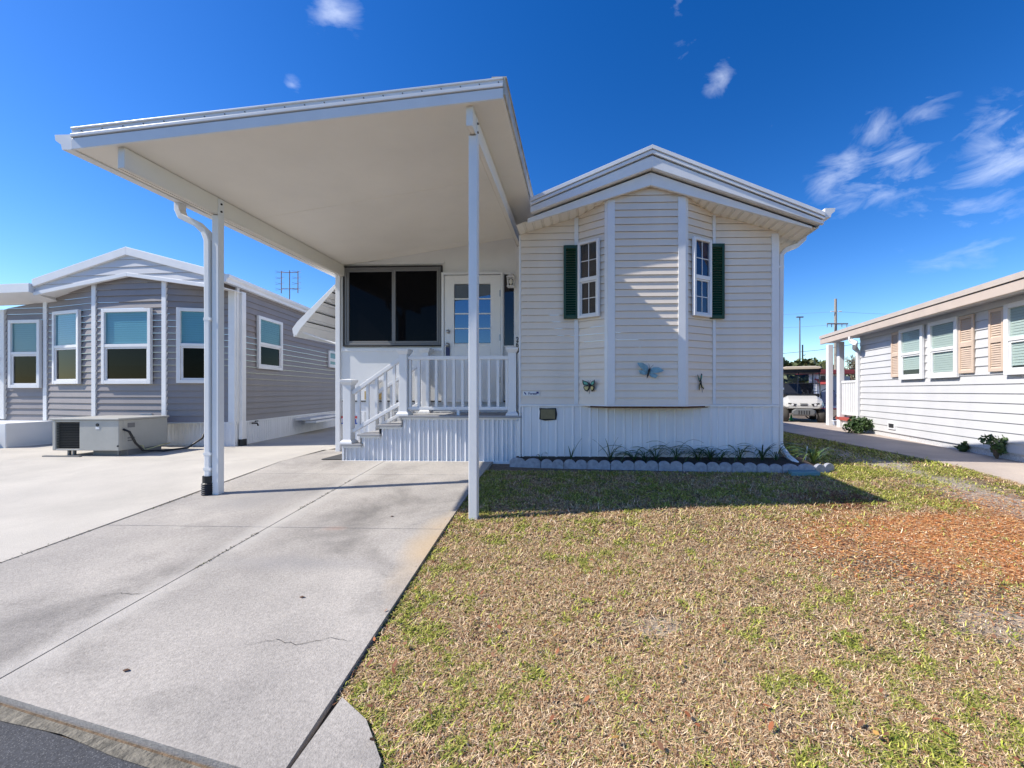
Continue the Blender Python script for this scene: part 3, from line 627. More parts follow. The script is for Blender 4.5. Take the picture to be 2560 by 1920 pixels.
def rail(p, q, za, zb, hz, wd=.05, name='top_rail'):
    d = (Vector(q)-Vector(p)); m = MB().tube([(p[0], p[1], za), (q[0], q[1], zb)], wd/2, hz/2, rect=True, up=(0, 0, 1)); return build(name, m, TRIM, porch, .006)
rail((n2[0]+.058, YR), (n3[0]-.058, YR), 1.475, 1.475, .055, .07); rail((n2[0]+.058, YR), (n3[0]-.058, YR), .755, .755, .045, .05, 'bottom_rail')
build('rail_foot', MB().bx((n2[0]+n3[0])/2-.02, (n2[0]+n3[0])/2+.02, YR-.02, YR+.02, .657, .733), TRIM, porch)
nb = 12
for i in range(nb):
    x = n2[0]+.085+i*(n3[0]-n2[0]-.17)/(nb-1); build('baluster', MB().bx(x-.019, x+.019, YR-.019, YR+.019, .777, 1.448), TRIM, porch, .003)
def stair_rail(a, b, y):
    xa, xb = a[0]+.058, b[0]-.058
    zt0, zt1, zb0, zb1 = a[3]-.16, b[3]-.16, a[3]-.77, b[3]-.77
    zt0, zb0 = a[2]+.72, a[2]+.17; zt1, zb1 = b[2]+.80, b[2]+.17
    rail((xa, y), (xb, y), zt0, zt1, .055, .065); rail((xa, y), (xb, y), zb0, zb1, .05, .05, 'bottom_rail')
    for i in range(5):
        t = (i+.7)/5.4; x = xa+(xb-xa)*t; z0, z1 = zb0+(zb1-zb0)*t+.02, zt0+(zt1-zt0)*t-.02
        build('baluster', MB().bx(x-.019, x+.019, y-.019, y+.019, z0, z1), TRIM, porch, .003)
stair_rail(n1, n2, YR); stair_rail(n5, n4, YR2)
# mat beside the steps
a = onG(800, 1153); mt = build('rubber_mat', MB().bx(a[0], PXL+.4-.44, 5.62, 6.10, .015, .027), mat('charcoal_mat', (.06, .06, .062), .9, 60, .4), None, .003, base=(a[0]+.15, 5.85, .015)); tag(mt, 'charcoal rubber mat on the concrete left of the porch steps', 'mat')
# small sign under the window
a, b = FS.hit(853, 1061, .01), FS.hit(895, 1040, .01)
sg = thing('sticker_sign', FS.p((a[0]+b[0])/2, .0, a[1]), 'small red and blue notice on the wall behind the bottom step post', 'sign')
build('board', MB().box(FS, a[0], b[0], .0, .008, a[1], b[1]), mat('sign_white', (.7, .7, .72), .5), sg); build('header', MB().box(FS, a[0], b[0], .0081, .010, b[1]-.04, b[1]), mat('sign_red', (.45, .03, .03), .5), sg)
m = MB()
for k_ in (.12, .85): s_ = a[0]+(b[0]-a[0])*k_; m.box(FS, s_-.012, s_+.012, .0081, .010, a[1]+.03, b[1]-.05); m.box(FS, s_-.03, s_+.03, .0081, .010, a[1]+.005, a[1]+.029)
build('graphic', m, mat('sign_blue', (.02, .06, .30), .5), sg)
# lantern
c = FS.hit(1277, 704, .12); ln = thing('wall_lantern', (c[0], YW-.12, c[1]-.1), 'white coach lantern mounted beside the sidelight of the entry door', 'lamp')
m = MB(); x, y, z = c[0], YW-.12, c[1]
for sx_ in (-1, 1):
    for sy_ in (-1, 1): m.tube([(x+sx_*.042, y+sy_*.042, z-.075), (x+sx_*.050, y+sy_*.050, z+.06)], .006, .006, n=4)
m.bx(x-.055, x+.055, y-.055, y+.055, z-.09, z-.075); build('lantern_cage', m, TRIM, ln)
m = MB().add([(x+sx*r, y+sy*r, zz) for zz, r in ((z+.06, .062), (z+.075, .058), (z+.105, .025), (z+.13, .008)) for sx, sy in ((-1, -1), (1, -1), (1, 1), (-1, 1))], [(i*4+j, i*4+(j+1) % 4, i*4+4+(j+1) % 4, i*4+4+j) for i in range(3) for j in range(4)]+[(0, 1, 2, 3), (12, 13, 14, 15)]); build('lantern_cap', m, TRIM, ln)
build('bulb', MB().lathe((x, y, z-.07), [(.014, 0), (.014, .03), (.026, .06), (.026, .09), (.01, .115)], 12), mat('frosted_bulb', (.75, .73, .65), .4), ln, smooth=True)
build('bracket', MB().tube([(x, y, z+.12), (x+.05, y+.03, z+.10), (x+.075, y+.10, z+.06)], .008).bx(x+.05, x+.10, YW-.016, YW-.006, z-.02, z+.1), TRIM, ln)
# wall sign and insects
a, b = FH.hit(1307, 989, .02), FH.hit(1349, 978, .02)
sg = thing('maker_sign', FH.p(a[0], .018, a[1]), 'small white name plate with navy lettering low on the cream siding', 'sign')
NAVY = mat('navy_ink', (.02, .03, .16), .5)
build('plate', MB().box(FH, a[0], b[0], .016, .019, a[1], b[1]), TRIM, sg)
text('lettering', 'Forest', .045, FH, a[0]+.135, .0195, a[1]+.014, NAVY, sg, 1.0)
e = MB().add([FH.p(a[0]+.02+dx_, .0195, a[1]+dz_) for dx_, dz_ in ((.0, .055), (.012, .045), (.022, .035), (.03, .012), (.018, .014), (.006, .025), (-.002, .04))], [tuple(range(7))]); e.box(FH, b[0]-.045, b[0]-.012, .0195, .021, a[1]+.028, a[1]+.055); build('emblem', e, NAVY, sg)
def wing(pts, fr, s, z, sc, o0, o1, mir=False, rot=0):
    m = []
    for i, (px, pz) in enumerate(pts):
        px = -px if mir else px; c_, s__ = math.cos(rot), math.sin(rot); qx, qz = px*c_-pz*s__, px*s__+pz*c_
        m.append(fr.p(s+qx*sc, o0+(o1-o0)*min(1, abs(px)), z+qz*sc))
    return MB().prism(m, tuple(c*.004 for c in (fr.n[0], fr.n[1], 0)))
def insect(name, label, fr, s, z, sc, wcol, icol, up, lo, rot, tail=True):
    t = thing(name, fr.p(s, .02, z), label, 'wall ornament')
    for mir in (False, True):
        a = build('wing', wing(up, fr, s, z, sc, .02, .06, mir, rot), wcol, t); build('wing', wing(lo, fr, s, z, sc, .018, .05, mir, rot), wcol, t)
        if icol:
            for pl in (up, lo):
                cx_ = sum(p[0] for p in pl)/len(pl); cz_ = sum(p[1] for p in pl)/len(pl)
                q = [(cx_+(p[0]-cx_)*.62, cz_+(p[1]-cz_)*.62) for p in pl]; build('wing_panel', wing(q, fr, s, z, sc, .0255, .0635, mir, rot), icol if pl is up else YEL, a)
    cr, sr = math.cos(rot), math.sin(rot)
    def bp(x, y, o=.04): return fr.p(s+(x*cr-y*sr)*sc, o, z+(x*sr+y*cr)*sc)
    build('insect_body', MB().tube([bp(0, .28), bp(0, .1), bp(0, -.3), bp(0, -.6)], [.010*sc/.1*.6, .016*sc/.1*.6, .012*sc/.1*.6, .004], n=8), BLACK, t, smooth=True)
    build('antenna', MB().tube([bp(.02, .3), bp(.12, .5), bp(.2, .62)], .0022, n=5).tube([bp(-.02, .3), bp(-.12, .5), bp(-.2, .62)], .0022, n=5), BLACK, t)
    if tail: build('hook', MB().tube([bp(0, -.5), bp(.03, -.9), bp(-.02, -1.15)], .003, n=5), BLACK, t)
    return t
YEL = mat('pale_yellow_enamel', (.55, .47, .20), .35)
TEAL = mat('teal_enamel', (.10, .36, .28), .35); BLUE = mat('weathered_blue_enamel', (.20, .38, .46), .55, 25, .3)
upw = [(.04, .1), (.3, .45), (.75, .6), (.95, .7), (.92, .3), (.8, .0), (.3, -.05), (.04, 0)]
low = [(.04, -.02), (.35, -.05), (.8, -.05), (.85, -.35), (.65, -.7), (.35, -.85), (.15, -.6), (.04, -.3)]
p_ = FBL.hit(1477, 963); insect('butterfly_ornament', 'black edged green and yellow butterfly on the left bay panel', FBL, p_[0], p_[1], .105, BLACK, TEAL, upw, low, 0)
upb = [(.03, .1), (.25, .42), (.7, .55), (1.15, .42), (1.0, .22), (.6, .02), (.2, -.08), (.03, -.05)]
lob = [(.03, -.05), (.2, -.1), (.55, -.02), (.85, -.15), (.7, -.38), (.35, -.4), (.12, -.3)]
p_ = FBC.hit(1621, 929); insect('butterfly_ornament', 'weathered pale blue butterfly tilted on the centre bay panel', FBC, p_[0], p_[1], .155, BLUE, None, upb, lob, -.28, False)
upd = [(.03, .2), (.25, .55), (.55, .95), (.7, .85), (.55, .5), (.2, .05)]; lod = [(.03, 0), (.3, -.25), (.55, -.7), (.45, -.85), (.25, -.6), (.03, -.2)]
p_ = FBR.hit(1747, 957); insect('dragonfly_ornament', 'small dark dragonfly with narrow folded wings on the right bay panel', FBR, p_[0], p_[1], .115, BLACK, TEAL, [(x*.55, y*1.1) for x, y in upd], [(x*.75, y) for x, y in lod], .18)
# ------------------------------------------------------------------ grey mobile home on the left
exec_pts = None
def oml(u, v, p, ang):
    return Fr(p, ang).hit(u, v)
LA = R(-4.0); r_ = ray(588, 1117); t_ = 1/.139
LC = (r_[0]*t_*.995, r_[1]*t_*.995)
LF = Fr(LC, LA); LS = Fr(LC, R(100))
gh = thing('grey_mobile_home', (LC[0]-1.7, LC[1], 0), 'grey sided mobile home with white trim and a bay front left of the carport', 'house')
ey = (math.cos(R(100)), math.sin(R(100)), 0)
ZK = .45; OB = .27; OG = .35
sA, sB = LF.hit(122, 900)[0], LF.hit(556, 900)[0]
sC, sD = LF.hit(235, 900, OB)[0], LF.hit(417, 900, OB)[0]
pA, pB, pC, pD = LF.p(sA, 0, 0), LF.p(sB, 0, 0), LF.p(sC, OB, 0), LF.p(sD, OB, 0)
GL_, GC, GR_ = wall_through(pA, pC), wall_through(pC, pD), wall_through(pD, pB)
la, lcn, lrr = math.dist(pA[:2], pC[:2]), math.dist(pC[:2], pD[:2]), math.dist(pD[:2], pB[:2])
sM = LF.hit(321, 679, OG)[0]; zM = LF.hit(321, 685, OG)[1]
zRt = LF.hit(517, 712, OG)[1]; sRt = LF.hit(517, 706, OG)[0]
sl_ = (zM-zRt)/(sRt-sM)
def lz(s): return zM-sl_*abs(s-sM)
SL = -6.2
hh = .112
m = MB(); m.lap(LF, [(SL, ZK), (sA, ZK), (sA, lz(sA)), (SL, lz(SL))], hh, .022, ZK); m.lap(LF, [(sB, ZK), (0, ZK), (0, lz(0)), (sB, lz(sB))], hh, .022, ZK)
m.lap(LS, [(0, ZK), (11, ZK), (11, 2.93), (0, 2.93)], hh, .022, ZK)
build('wall', m, GREYV, gh)
m = MB(); m.lap(GL_, [(0, ZK), (la, ZK), (la, lz(sC)), (0, lz(sA))], hh, .022, ZK)
q = sM-sC
m.lap(GC, [(0, ZK), (q, ZK), (q, lz(sM)), (0, lz(sC))], hh, .022, ZK); m.lap(GC, [(q, ZK), (lcn, ZK), (lcn, lz(sD)), (q, lz(sM))], hh, .022, ZK)
m.lap(GR_, [(0, ZK), (lrr, ZK), (lrr, lz(sB)), (0, lz(sD))], hh, .022, ZK)
build('bay_wall', m, GREYV, gh)
for fr, a, b, zt1, zt2 in ((LF, sA-.085, sA-.004, lz(sA-.08), lz(sA)), (GC, -.014, .07, lz(sC), lz(sC)), (GC, lcn-.07, lcn+.014, lz(sD), lz(sD)), (LF, -.11, .016, lz(-.1), lz(0)), (LS, .0, .07, 2.92, 2.92)):
    mm = MB().hexa([fr.p(a, -.005, ZK), fr.p(b, -.005, ZK), fr.p(b, .03, ZK), fr.p(a, .03, ZK), fr.p(a, -.005, zt1-.01), fr.p(b, -.005, zt2-.01), fr.p(b, .03, zt2-.01), fr.p(a, .03, zt1-.01)]); build('corner_trim', mm, TRIM, gh, .003)
pf2 = [(0, 0), (.03, 0), (.036, .006), (.042, 0), (.075, 0)]
m = MB(); m.rib(LF, SL, 0, -.05, ZK-.03, pf2, .0); m.rib(LS, 0, 11, -.05, ZK-.03, pf2, 0); m.box(LF, SL, .01, -.005, .02, ZK-.03, ZK-.002); m.box(LS, 0.012, 11, -.005, .02, ZK-.03, ZK-.002)
m.prism([(*pA[:2], ZK-.02), (*pC[:2], ZK-.02), (*pD[:2], ZK-.02), (*pB[:2], ZK-.02)], (0, 0, .015))
build('skirting', m, SKIRT, gh)
# roof and gable
def rt(s): return None
zP = LF.hit(321, 620, OG)[1]; sRe = LF.hit(517, 671, OG)[0]; zRe = LF.hit(517, 671, OG)[1]; sl2 = (zP-zRe)/(sRe-sM)
def rz(s): return zP-sl2*abs(s-sM)
sE = .12; sLe = LF.hit(88, 700, OG)[0]
m = MB()
for a, b in ((sLe, sM), (sM, sE)): m.lap(LF, [(a, lz(a)), (b, lz(b)), (b, rz(b)-.10), (a, rz(a)-.10)] if rz(a)-.1 > lz(a) and rz(b)-.1 > lz(b) else ([(a, lz(a)), (b, lz(b)), (b, rz(b)-.10)] if rz(a)-.1 <= lz(a) else [(a, lz(a)), (b, lz(b)), (a, rz(a)-.10)]), .13, .014, 2.0, OG)
build('gable', m, WVINYL, gh)
m = MB(); m2 = MB(); m3 = MB(); m4 = MB()
for a, b in ((sLe, sM), (sM, sE)):
    def pt(s, o, z): return LF.p(s, o, z)
    m.hexa([pt(a, OG+.03, rz(a)-.05), pt(b, OG+.03, rz(b)-.05), tuple(np.add(pt(b, OG+.03, rz(b)-.05), np.multiply(ey, 12))), tuple(np.add(pt(a, OG+.03, rz(a)-.05), np.multiply(ey, 12))), pt(a, OG+.03, rz(a)), pt(b, OG+.03, rz(b)), tuple(np.add(pt(b, OG+.03, rz(b)), np.multiply(ey, 12))), tuple(np.add(pt(a, OG+.03, rz(a)), np.multiply(ey, 12)))])
    m2.hexa([pt(a, OG, rz(a)-.13), pt(b, OG, rz(b)-.13), pt(b, OG+.045, rz(b)-.13), pt(a, OG+.045, rz(a)-.13), pt(a, OG, rz(a)+.008), pt(b, OG, rz(b)+.008), pt(b, OG+.045, rz(b)+.008), pt(a, OG+.045, rz(a)+.008)])
    m3.hexa([pt(a, OG-.02, lz(a)-.045), pt(b, OG-.02, lz(b)-.045), pt(b, OG+.03, lz(b)-.045), pt(a, OG+.03, lz(a)-.045), pt(a, OG-.02, lz(a)+.02), pt(b, OG-.02, lz(b)+.02), pt(b, OG+.03, lz(b)+.02), pt(a, OG+.03, lz(a)+.02)])
    m4.hexa([pt(a, -.05, lz(a)-.012), pt(b, -.05, lz(b)-.012), pt(b, OG-.02, lz(b)-.012), pt(a, OG-.02, lz(a)-.012), pt(a, -.05, lz(a)), pt(b, -.05, lz(b)), pt(b, OG-.02, lz(b)), pt(a, OG-.02, lz(a))])
groof = build('roof', m, SHING, gh); build('fascia', m2, TRIM, groof, .004); build('frieze_trim', m3, TRIM, groof, .004); build('soffit', m4, TRIM, groof)
m = MB()                                    # low roof extension to the left of the gable
a, b = SL-.1, sLe-.003
z0a, z0b = lz(sLe)-.02, lz(sLe)+.005
for oo, zz, th in ((OG+.10, .0, .10),):
    m.hexa([LF.p(a, -.05, z0a-.10), LF.p(b, -.05, z0b-.10), LF.p(b, OG+.08, z0b), LF.p(a, OG+.08, z0a), LF.p(a, -.05, z0a+.16), LF.p(b, -.05, z0b+.16), LF.p(b, OG+.08, z0b+.16), LF.p(a, OG+.08, z0a+.16)])
build('porch_roof', m, TRIM, groof, .004)
m = MB()
for i in range(26):
    pr = gutter_prof(0, 2.85, .12, .13, 1); break
m.prism([LS.p(-.42, .05+x, z) for x, z in pr], tuple(c*12 for c in ey)); m.prism([LS.p(-.424, .05+x, z) for x, z in pr[:6]], tuple(c*.005 for c in ey))
build('gutter', m, TRIM, gh)
m = MB().box(LS, -.40, 11.5, -.01, .05, 2.86, 2.99); build('side_fascia', m, TRIM, gh)
m = MB().tube([LS.p(.11, .05, 2.80), LS.p(.11, .05, .12)], .035, .045, rect=True, up=(0, 1, .01)); build('downspout', m, TRIM, gh, .006)
build('drain_boot', MB().tube([LS.p(.11, .055, .13), LS.p(.11, .06, -.02)], .06, .06, n=14), BLACK, gh)
def hitbox(fr, u0, v0, u1, v1, o=0):
    a, b = fr.hit(u0, (v0+v1)/2, o), fr.hit(u1, (v0+v1)/2, o); um = (u0+u1)/2
    return a[0], b[0], fr.hit(um, v1, o)[1], fr.hit(um, v0, o)[1]
for fr, u0, v0, u1, v1, bk in ((LF, 32, 801, 110, 970, BLINDL), (GL_, 143, 778, 208, 960, BLIND), (GC, 264, 773, 386, 960, BLIND), (GR_, 447, 772, 540, 958, BLIND)):
    a = hitbox(fr, u0, v0, u1, v1); window(gh, fr, *a, .06, GL_CLEAR, bk, o=.034, split=.51, pane2=GL_SCREEN)
a = LS.hit(638, 788), LS.hit(699, 925), LS.hit(638, 921); window(gh, LS, a[0][0], a[1][0], a[2][1], a[0][1], .06, GL_CLEAR, BLINDL, o=.034, split=.48, pane2=GL_SCREEN)
a = LS.hit(817, 876), LS.hit(817, 918); window(gh, LS, a[0][0], a[0][0]+.62, a[1][1], a[0][1], .06, GL_CLEAR, BLINDL, o=.034)
a = LF.hit(18, 800)[0]; zt_ = LF.hit(10, 775)[1]
d = build('door', MB().box(LF, a-.95, a, -.01, .045, ZK+.02, zt_), DJ, gh, .005)
for v in (897, 934):
    k = LF.hit(2, v); kp = LF.p(k[0], .045, k[1]); build('knob', MB().cyl(kp, LF.p(k[0], .09, k[1]), .035, .03), BLACK, d)
a = LS.hit(630, 1058); hp = LS.p(a[0], .0, a[1])
build('hose_tap', MB().tube([LS.p(a[0], 0, a[1]), LS.p(a[0], .09, a[1]), LS.p(a[0], .11, a[1]-.05)], .014).cyl(LS.p(a[0]-.04, .08, a[1]+.04), LS.p(a[0]+.04, .08, a[1]+.04), .012), BLACK, gh)
a = LS.hit(775, 1040, .35); b_ = LS.hit(842, 1032, .35)
build('side_step', MB().box(LS, a[0], a[0]+1.6, .02, .36, a[1]-.10, a[1]-.05).box(LS, a[0], a[0]+1.6, .25, .48, a[1]-.16, a[1]-.12), TRIM, gh, .004)
# white entry steps of the grey home
a0, a1 = LF.hit(36, 1100, .8)[0], LF.hit(118, 1100, .1)[0]
es = thing('entry_steps', LF.p(a0-.5, .8, 0), 'white boxed entry steps at the grey house door', 'steps')
build('platform', MB().box(LF, a1-1.2, a1, .025, .62, -.02, .44), PANEL, es, .01)
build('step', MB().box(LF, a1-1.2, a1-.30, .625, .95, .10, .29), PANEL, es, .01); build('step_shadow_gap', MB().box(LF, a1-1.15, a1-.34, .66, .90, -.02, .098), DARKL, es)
# air conditioner
AX0, AX1, AY0, AY1 = -7.98, -6.93, 5.80, 6.52
ac = thing('air_conditioner', (-7.45, 6.15, 0), 'beige packaged air conditioner on low legs in front of the grey house', 'air conditioner')
ACM = mat('beige_paint', (.42, .41, .37), .45, 5, .08)
FA = Fr((AX0, AY0), 0); wA = AX1-AX0
m = MB().bx(AX0, AX1, AY0+.06, AY1, .10, .56); m.box(FA, 0, .05, -.062, 0, .10, .56); m.box(FA, .43, wA, -.061, 0, .10, .56); m.box(FA, .05, .43, -.061, 0, .53, .56); m.box(FA, .05, .43, -.061, 0, .10, .125)
cab = build('cabinet', m, ACM, ac, .008)
build('top_cover', MB().bx(AX0-.02, AX1+.02, AY0-.02, AY1+.02, .562, .59), ACM, ac, .008)
m = MB()
for i in range(16): m.box(FA, .05, .43, -.03, -.015, .13+i*.025, .138+i*.025)
build('coil_grille', m, BLACK, ac); build('coil', MB().box(FA, .05, .43, -.058, -.045, .126, .529), DARKL, ac)
build('badge', MB().cyl((AX0+.72, AY0-.002, .49), (AX0+.72, AY0-.008, .49), .024).cyl((AX0+1.04, AY0-.001, .17), (AX0+1.04, AY0-.006, .17), .015), BLACK, ac)
build('label_plate', MB().box(FA, .69, .75, .0015, .004, .425, .46), TRIM, ac)
m = MB()
for x in (.16, .24, .95): m.bx(AX0+x, AX0+x+.03, AY0+.06, AY0+.09, .0, .10)
m.bx(AX0-.08, AX0+.5, AY0-.06, AY0-.02, .012, .03); m.bx(AX0+.5, AX1, AY0+.12, AY1-.1, .012, .0995)
build('leg_rack', m, GREYM, ac)
FAs = Fr((AX1, AY0), R(90))
build('side_label', MB().box(FAs, .12, .22, .001, .004, .44, .51).box(FAs, .12, .22, .001, .004, .27, .29).box(FAs, .12, .22, .001, .004, .23, .25), GREYM, ac)
m = MB().tube([(AX1+.0, AY0+.06, .42), (AX1+.05, AY0+.10, .38), (AX1+.08, AY0+.16, .2), (AX1+.1, AY0+.25, .07), (AX1+.22, AY0+.45, .035), (AX1+.45, AY0+.62, .06), (AX1+.53, AY0+.80, .2), (AX1+.50, AY0+.95, .42)], .016); build('power_conduit', m, BLACK, ac, smooth=True)
build('drain_pipe', MB().tube([(AX1, AY0+.3, .14), (AX1+.04, AY0+.3, .14), (AX1+.05, AY0+.32, .07), (AX1+.12, AY0+.5, .12), (AX1+.06, AY1-.02, .13)], .012), mat('yellow_pvc', (.6, .55, .30), .4), ac, smooth=True)
bxp = LF.hit(367, 1055, .3); db = LF.p(bxp[0], .3, 0)
ebx = thing('electric_box', (db[0], db[1], .4), 'grey electrical disconnect box beside the beige air conditioner', 'electric box')
FE = Fr((db[0], db[1]), R(3)); build('box_body', MB().prism([FE.p(-.09, 0, .40), FE.p(.09, 0, .40), FE.p(.09, 0, .60), FE.p(-.09, 0, .60)], (FE.n[0]*-.09, FE.n[1]*-.09, 0)), mat('grey_enamel', (.30, .32, .34), .4), ebx, .006)
build('box_lid', MB().prism([FE.p(-.1, .002, .42), FE.p(-.05, .002, .385), FE.p(.1, .002, .385), FE.p(.1, .002, .615), FE.p(-.1, .002, .615)], (FE.n[0]*.012, FE.n[1]*.012, 0)), mat('grey_enamel_lid', (.34, .36, .38), .4), ebx, .003)
build('mounting_post', MB().box(FE, -.02, .02, -.13, -.095, -.02, .62), GREYM, ebx)
# tv antenna on the grey roof
r_ = ray(724, 740); ap = (r_[0]*11.5, r_[1]*11.5); az = lambda v: 1+(978-v)/1000*11.5
an = thing('tv_antenna', (ap[0], ap[1], az(745)-.3), 'twin column bow-tie television antenna above the grey roof', 'antenna')
ARM = mat('antenna_metal', (.22, .17, .15), .5)
build('mast', MB().cyl((ap[0], ap[1], az(745)-.6), (ap[0], ap[1], az(676)), .012), ARM, an)
m = MB(); wx = .245
for v in (681, 722): m.cyl((ap[0]-wx, ap[1], az(v)), (ap[0]+wx, ap[1], az(v)), .010, n=6)
for x in (-wx, wx): m.cyl((ap[0]+x, ap[1], az(733)), (ap[0]+x, ap[1], az(677)), .012, n=6)
build('frame', m, ARM, an); m = MB()
for x in (-wx, wx):
    for v in (681, 696, 710, 724):
        for sg_ in (-1, 1): m.cyl((ap[0]+x, ap[1]-.03, az(v)), (ap[0]+x+sg_*.13, ap[1]-.06, az(v)+.03), .004, n=5); m.cyl((ap[0]+x, ap[1]-.03, az(v)), (ap[0]+x+sg_*.13, ap[1]-.06, az(v)-.03), .004, n=5)
build('bow_tie', m, ARM, an)
# ------------------------------------------------------------------ white house on the right
a, b = onG(2194, 1088), onG(2527, 1152)
RW = Fr(a[:2], math.atan2(b[1]-a[1], b[0]-a[0]))      # s runs towards the camera
rh = thing('white_house', (a[0]+1, a[1]-2, 0), 'long white lap sided house with tan shutters along the side path', 'house')
def z6(x, y): return (2000+x/3.191, 660+y/3.191)
sL = RW.hit(*z6(482, 800))[0]; sN = 5.6
zE = 2.62
zl = RW.hit(*z6(620, 1325))[1]
zf0 = RW.hit(*z6(700, 498), .32)[1]
m = MB().lap(RW, [(sL, zl), (sN, zl), (sN, zf0+.06), (sL, zf0+.06)], .142, .016, zl)
RE = Fr(RW.p(sN, 0, 0)[:2], RW.a+R(90)); m.lap(RE, [(0, zl), (6, zl), (6, zf0+.06), (0, zf0+.06)], .142, .016, zl)
RB = Fr(RW.p(sL, -6, 0)[:2], RW.a-R(90)); m.lap(RB, [(0, zl), (6, zl), (6, zf0+.06), (0, zf0+.06)], .142, .016, zl)
build('wall', m, WVINYL, rh)
LAT = mat('stippled_block', (.60, .60, .62), .8, 45, .3, bump=.8, bscale=40)
m = MB().box(RW, sL, sN-.01, -.06, -.012, -.05, zl-.001); build('foundation_panel', m, LAT, rh)
zf0 = RW.hit(*z6(700, 498), .32)[1]; zf1 = RW.hit(*z6(700, 395), .32)[1]
sF = RW.hit(*z6(165, 590), .32)[0]
m = MB().box(RW, sF, sN+.3, .28, .34, zf0+.0, zf0+.14); ff = build('fascia', m, TANF, rh, .006)
m = MB().hexa([RW.p(sF, .36, zf0+.152), RW.p(sN+.3, .36, zf0+.152), RW.p(sN+.3, -5.2, zf0+.20), RW.p(sF, -5.2, zf0+.20), RW.p(sF, .36, zf0+.235), RW.p(sN+.3, .36, zf0+.235), RW.p(sN+.3, -5.2, zf0+.30), RW.p(sF, -5.2, zf0+.30)])
build('roof', m, mat('roof_edge_paint', (.52, .45, .39), .5, 4, .06), rh)
m = MB().box(RW, sF, sN+.3, -.02, .279, zf0+.03, zf0+.045); build('soffit', m, TRIM, rh)
for x0, y0, x1, y1 in ((815, 505, 1005, 910), (1050, 430, 1285, 905), (1665, 300, 1990, 865)):
    u0, _ = z6(x0, 0); u1, _ = z6(x1, 0); s0, s1 = RW.hit(u0, 900)[0], RW.hit(u1, 900)[0]
    xm = z6(815, 0)[0]; zt_ = RW.hit(*z6(815, 528))[1]; zb_ = RW.hit(*z6(1285, 903))[1]
    window(rh, RW, s0, s1, zb_, zt_, .07, GL_RH, BLINDL, o=.034, split=.5)
for i, (x0, x1) in enumerate(((742, 808), (1285, 1410), (1525, 1655))):
    s0, s1 = RW.hit(z6(x0, 0)[0], 900)[0], RW.hit(z6(x1, 0)[0], 900)[0]; shutter(rh, RW, s0+.01, s1-.01, zb_+.06, zt_-.02, TANS, 2, .02)
a = RW.hit(*z6(712, 1313)), RW.hit(*z6(768, 1268)); vt = build('vent', MB().ring(RW, a[0][0], a[1][0], a[0][1], a[1][1], .025, .0, .035), TRIM, rh); build('vent_opening', MB().box(RW, a[0][0]+.026, a[1][0]-.026, .012, .02, a[0][1]+.026, a[1][1]-.026), DARKL, vt)
sd_ = RW.hit(*z6(462, 800), .05)[0]; zd = RW.hit(*z6(400, 575), .3)[1]; sd2 = RW.hit(*z6(405, 580), .3)[0]
build('downspout', MB().tube([RW.p(sd2, .31, zf0), RW.p(sd2, .31, zf0-.08), RW.p(sd2+.1, .25, zf0-.16), RW.p(sd_-.06, .09, zf0-.25), RW.p(sd_, .05, zf0-.35), RW.p(sd_, .05, .02)], .035, .035, rect=True, up=(0, 1, .01)), TRIM, rh, .006)
# its porch
def RS(x): return RW.hit(z6(x, 0)[0], 900)[0]
for x in (216, 302):
    s_ = RS(x); build('porch_post', MB().box(RW, s_-.08, s_+.08, -.13, .0, .0, zf0+.03), TRIM, rh, .01)
zt_ = RW.hit(*z6(370, 930))[1]; zb_ = RW.hit(*z6(370, 1205))[1]
s0, s1 = RS(320)+.0, RS(445)
m = MB().box(RW, s0, s1, -.10, -.03, zt_-.06, zt_); m.box(RW, s0, s1, -.09, -.04, zb_, zb_+.06)
n = 9
for i in range(n): s_ = s0+(i+.5)*(s1-s0)/n; m.box(RW, s_-.032, s_+.032, -.085, -.045, zb_+.06, zt_-.06)
build('porch_railing', m, TRIM, rh, .004)
m = MB().box(RW, RS(285), RS(445)+.02, -2.5, .0, .22, .30); build('porch_deck', m, mat('red_deck_paint', (.38, .07, .05), .6), rh)
m = MB().box(RW, RS(320), RS(445), -2.4, -.06, -.02, .219); build('porch_base', m, PANEL, rh)
# ------------------------------------------------------------------ golf cart
r_ = ray(2006, 1055); D = 12.9; gx, gy = r_[0]*D, r_[1]*D
gc = thing('golf_cart', (gx, gy, .012), 'white golf cart with tan roof parked at the end of the side path', 'golf cart')
ca = math.atan2(-gy, -gx)+R(90)+R(7)                  # front faces the camera
FC = Fr((gx, gy), ca)                                   # s right, o towards the camera
WC = mat('white_bodywork', (.50, .49, .46), .3)
def sect(m, rows):                                       # loft of (o, half width, z0, z1)
    vs = []
    for o, hw, z0, z1 in rows:
        for s_, z in ((-hw*.85, z0), (hw*.85, z0), (hw, z0+(z1-z0)*.35), (hw*.95, z0+(z1-z0)*.75), (hw*.7, z1), (-hw*.7, z1), (-hw*.95, z0+(z1-z0)*.75), (-hw, z0+(z1-z0)*.35)): vs.append(FC.p(s_, o, z))
    n = 8; fs = [(i*n+j, i*n+(j+1) % n, (i+1)*n+(j+1) % n, (i+1)*n+j) for i in range(len(rows)-1) for j in range(n)]+[tuple(range(n)), tuple(range((len(rows)-1)*n, len(rows)*n))]
    return m.add(vs, fs)
build('cowl', sect(MB(), [(-.35, .56, .50, .86), (-.10, .58, .46, .84), (.12, .57, .44, .76), (.28, .52, .44, .64), (.33, .45, .46, .56)]), WC, gc, .01, smooth=False)
build('bumper', sect(MB(), [(.20, .32, .24, .42), (.31, .34, .22, .44), (.36, .30, .26, .42)]), mat('grey_plastic', (.14, .145, .15), .5), gc, .01)
m = MB()
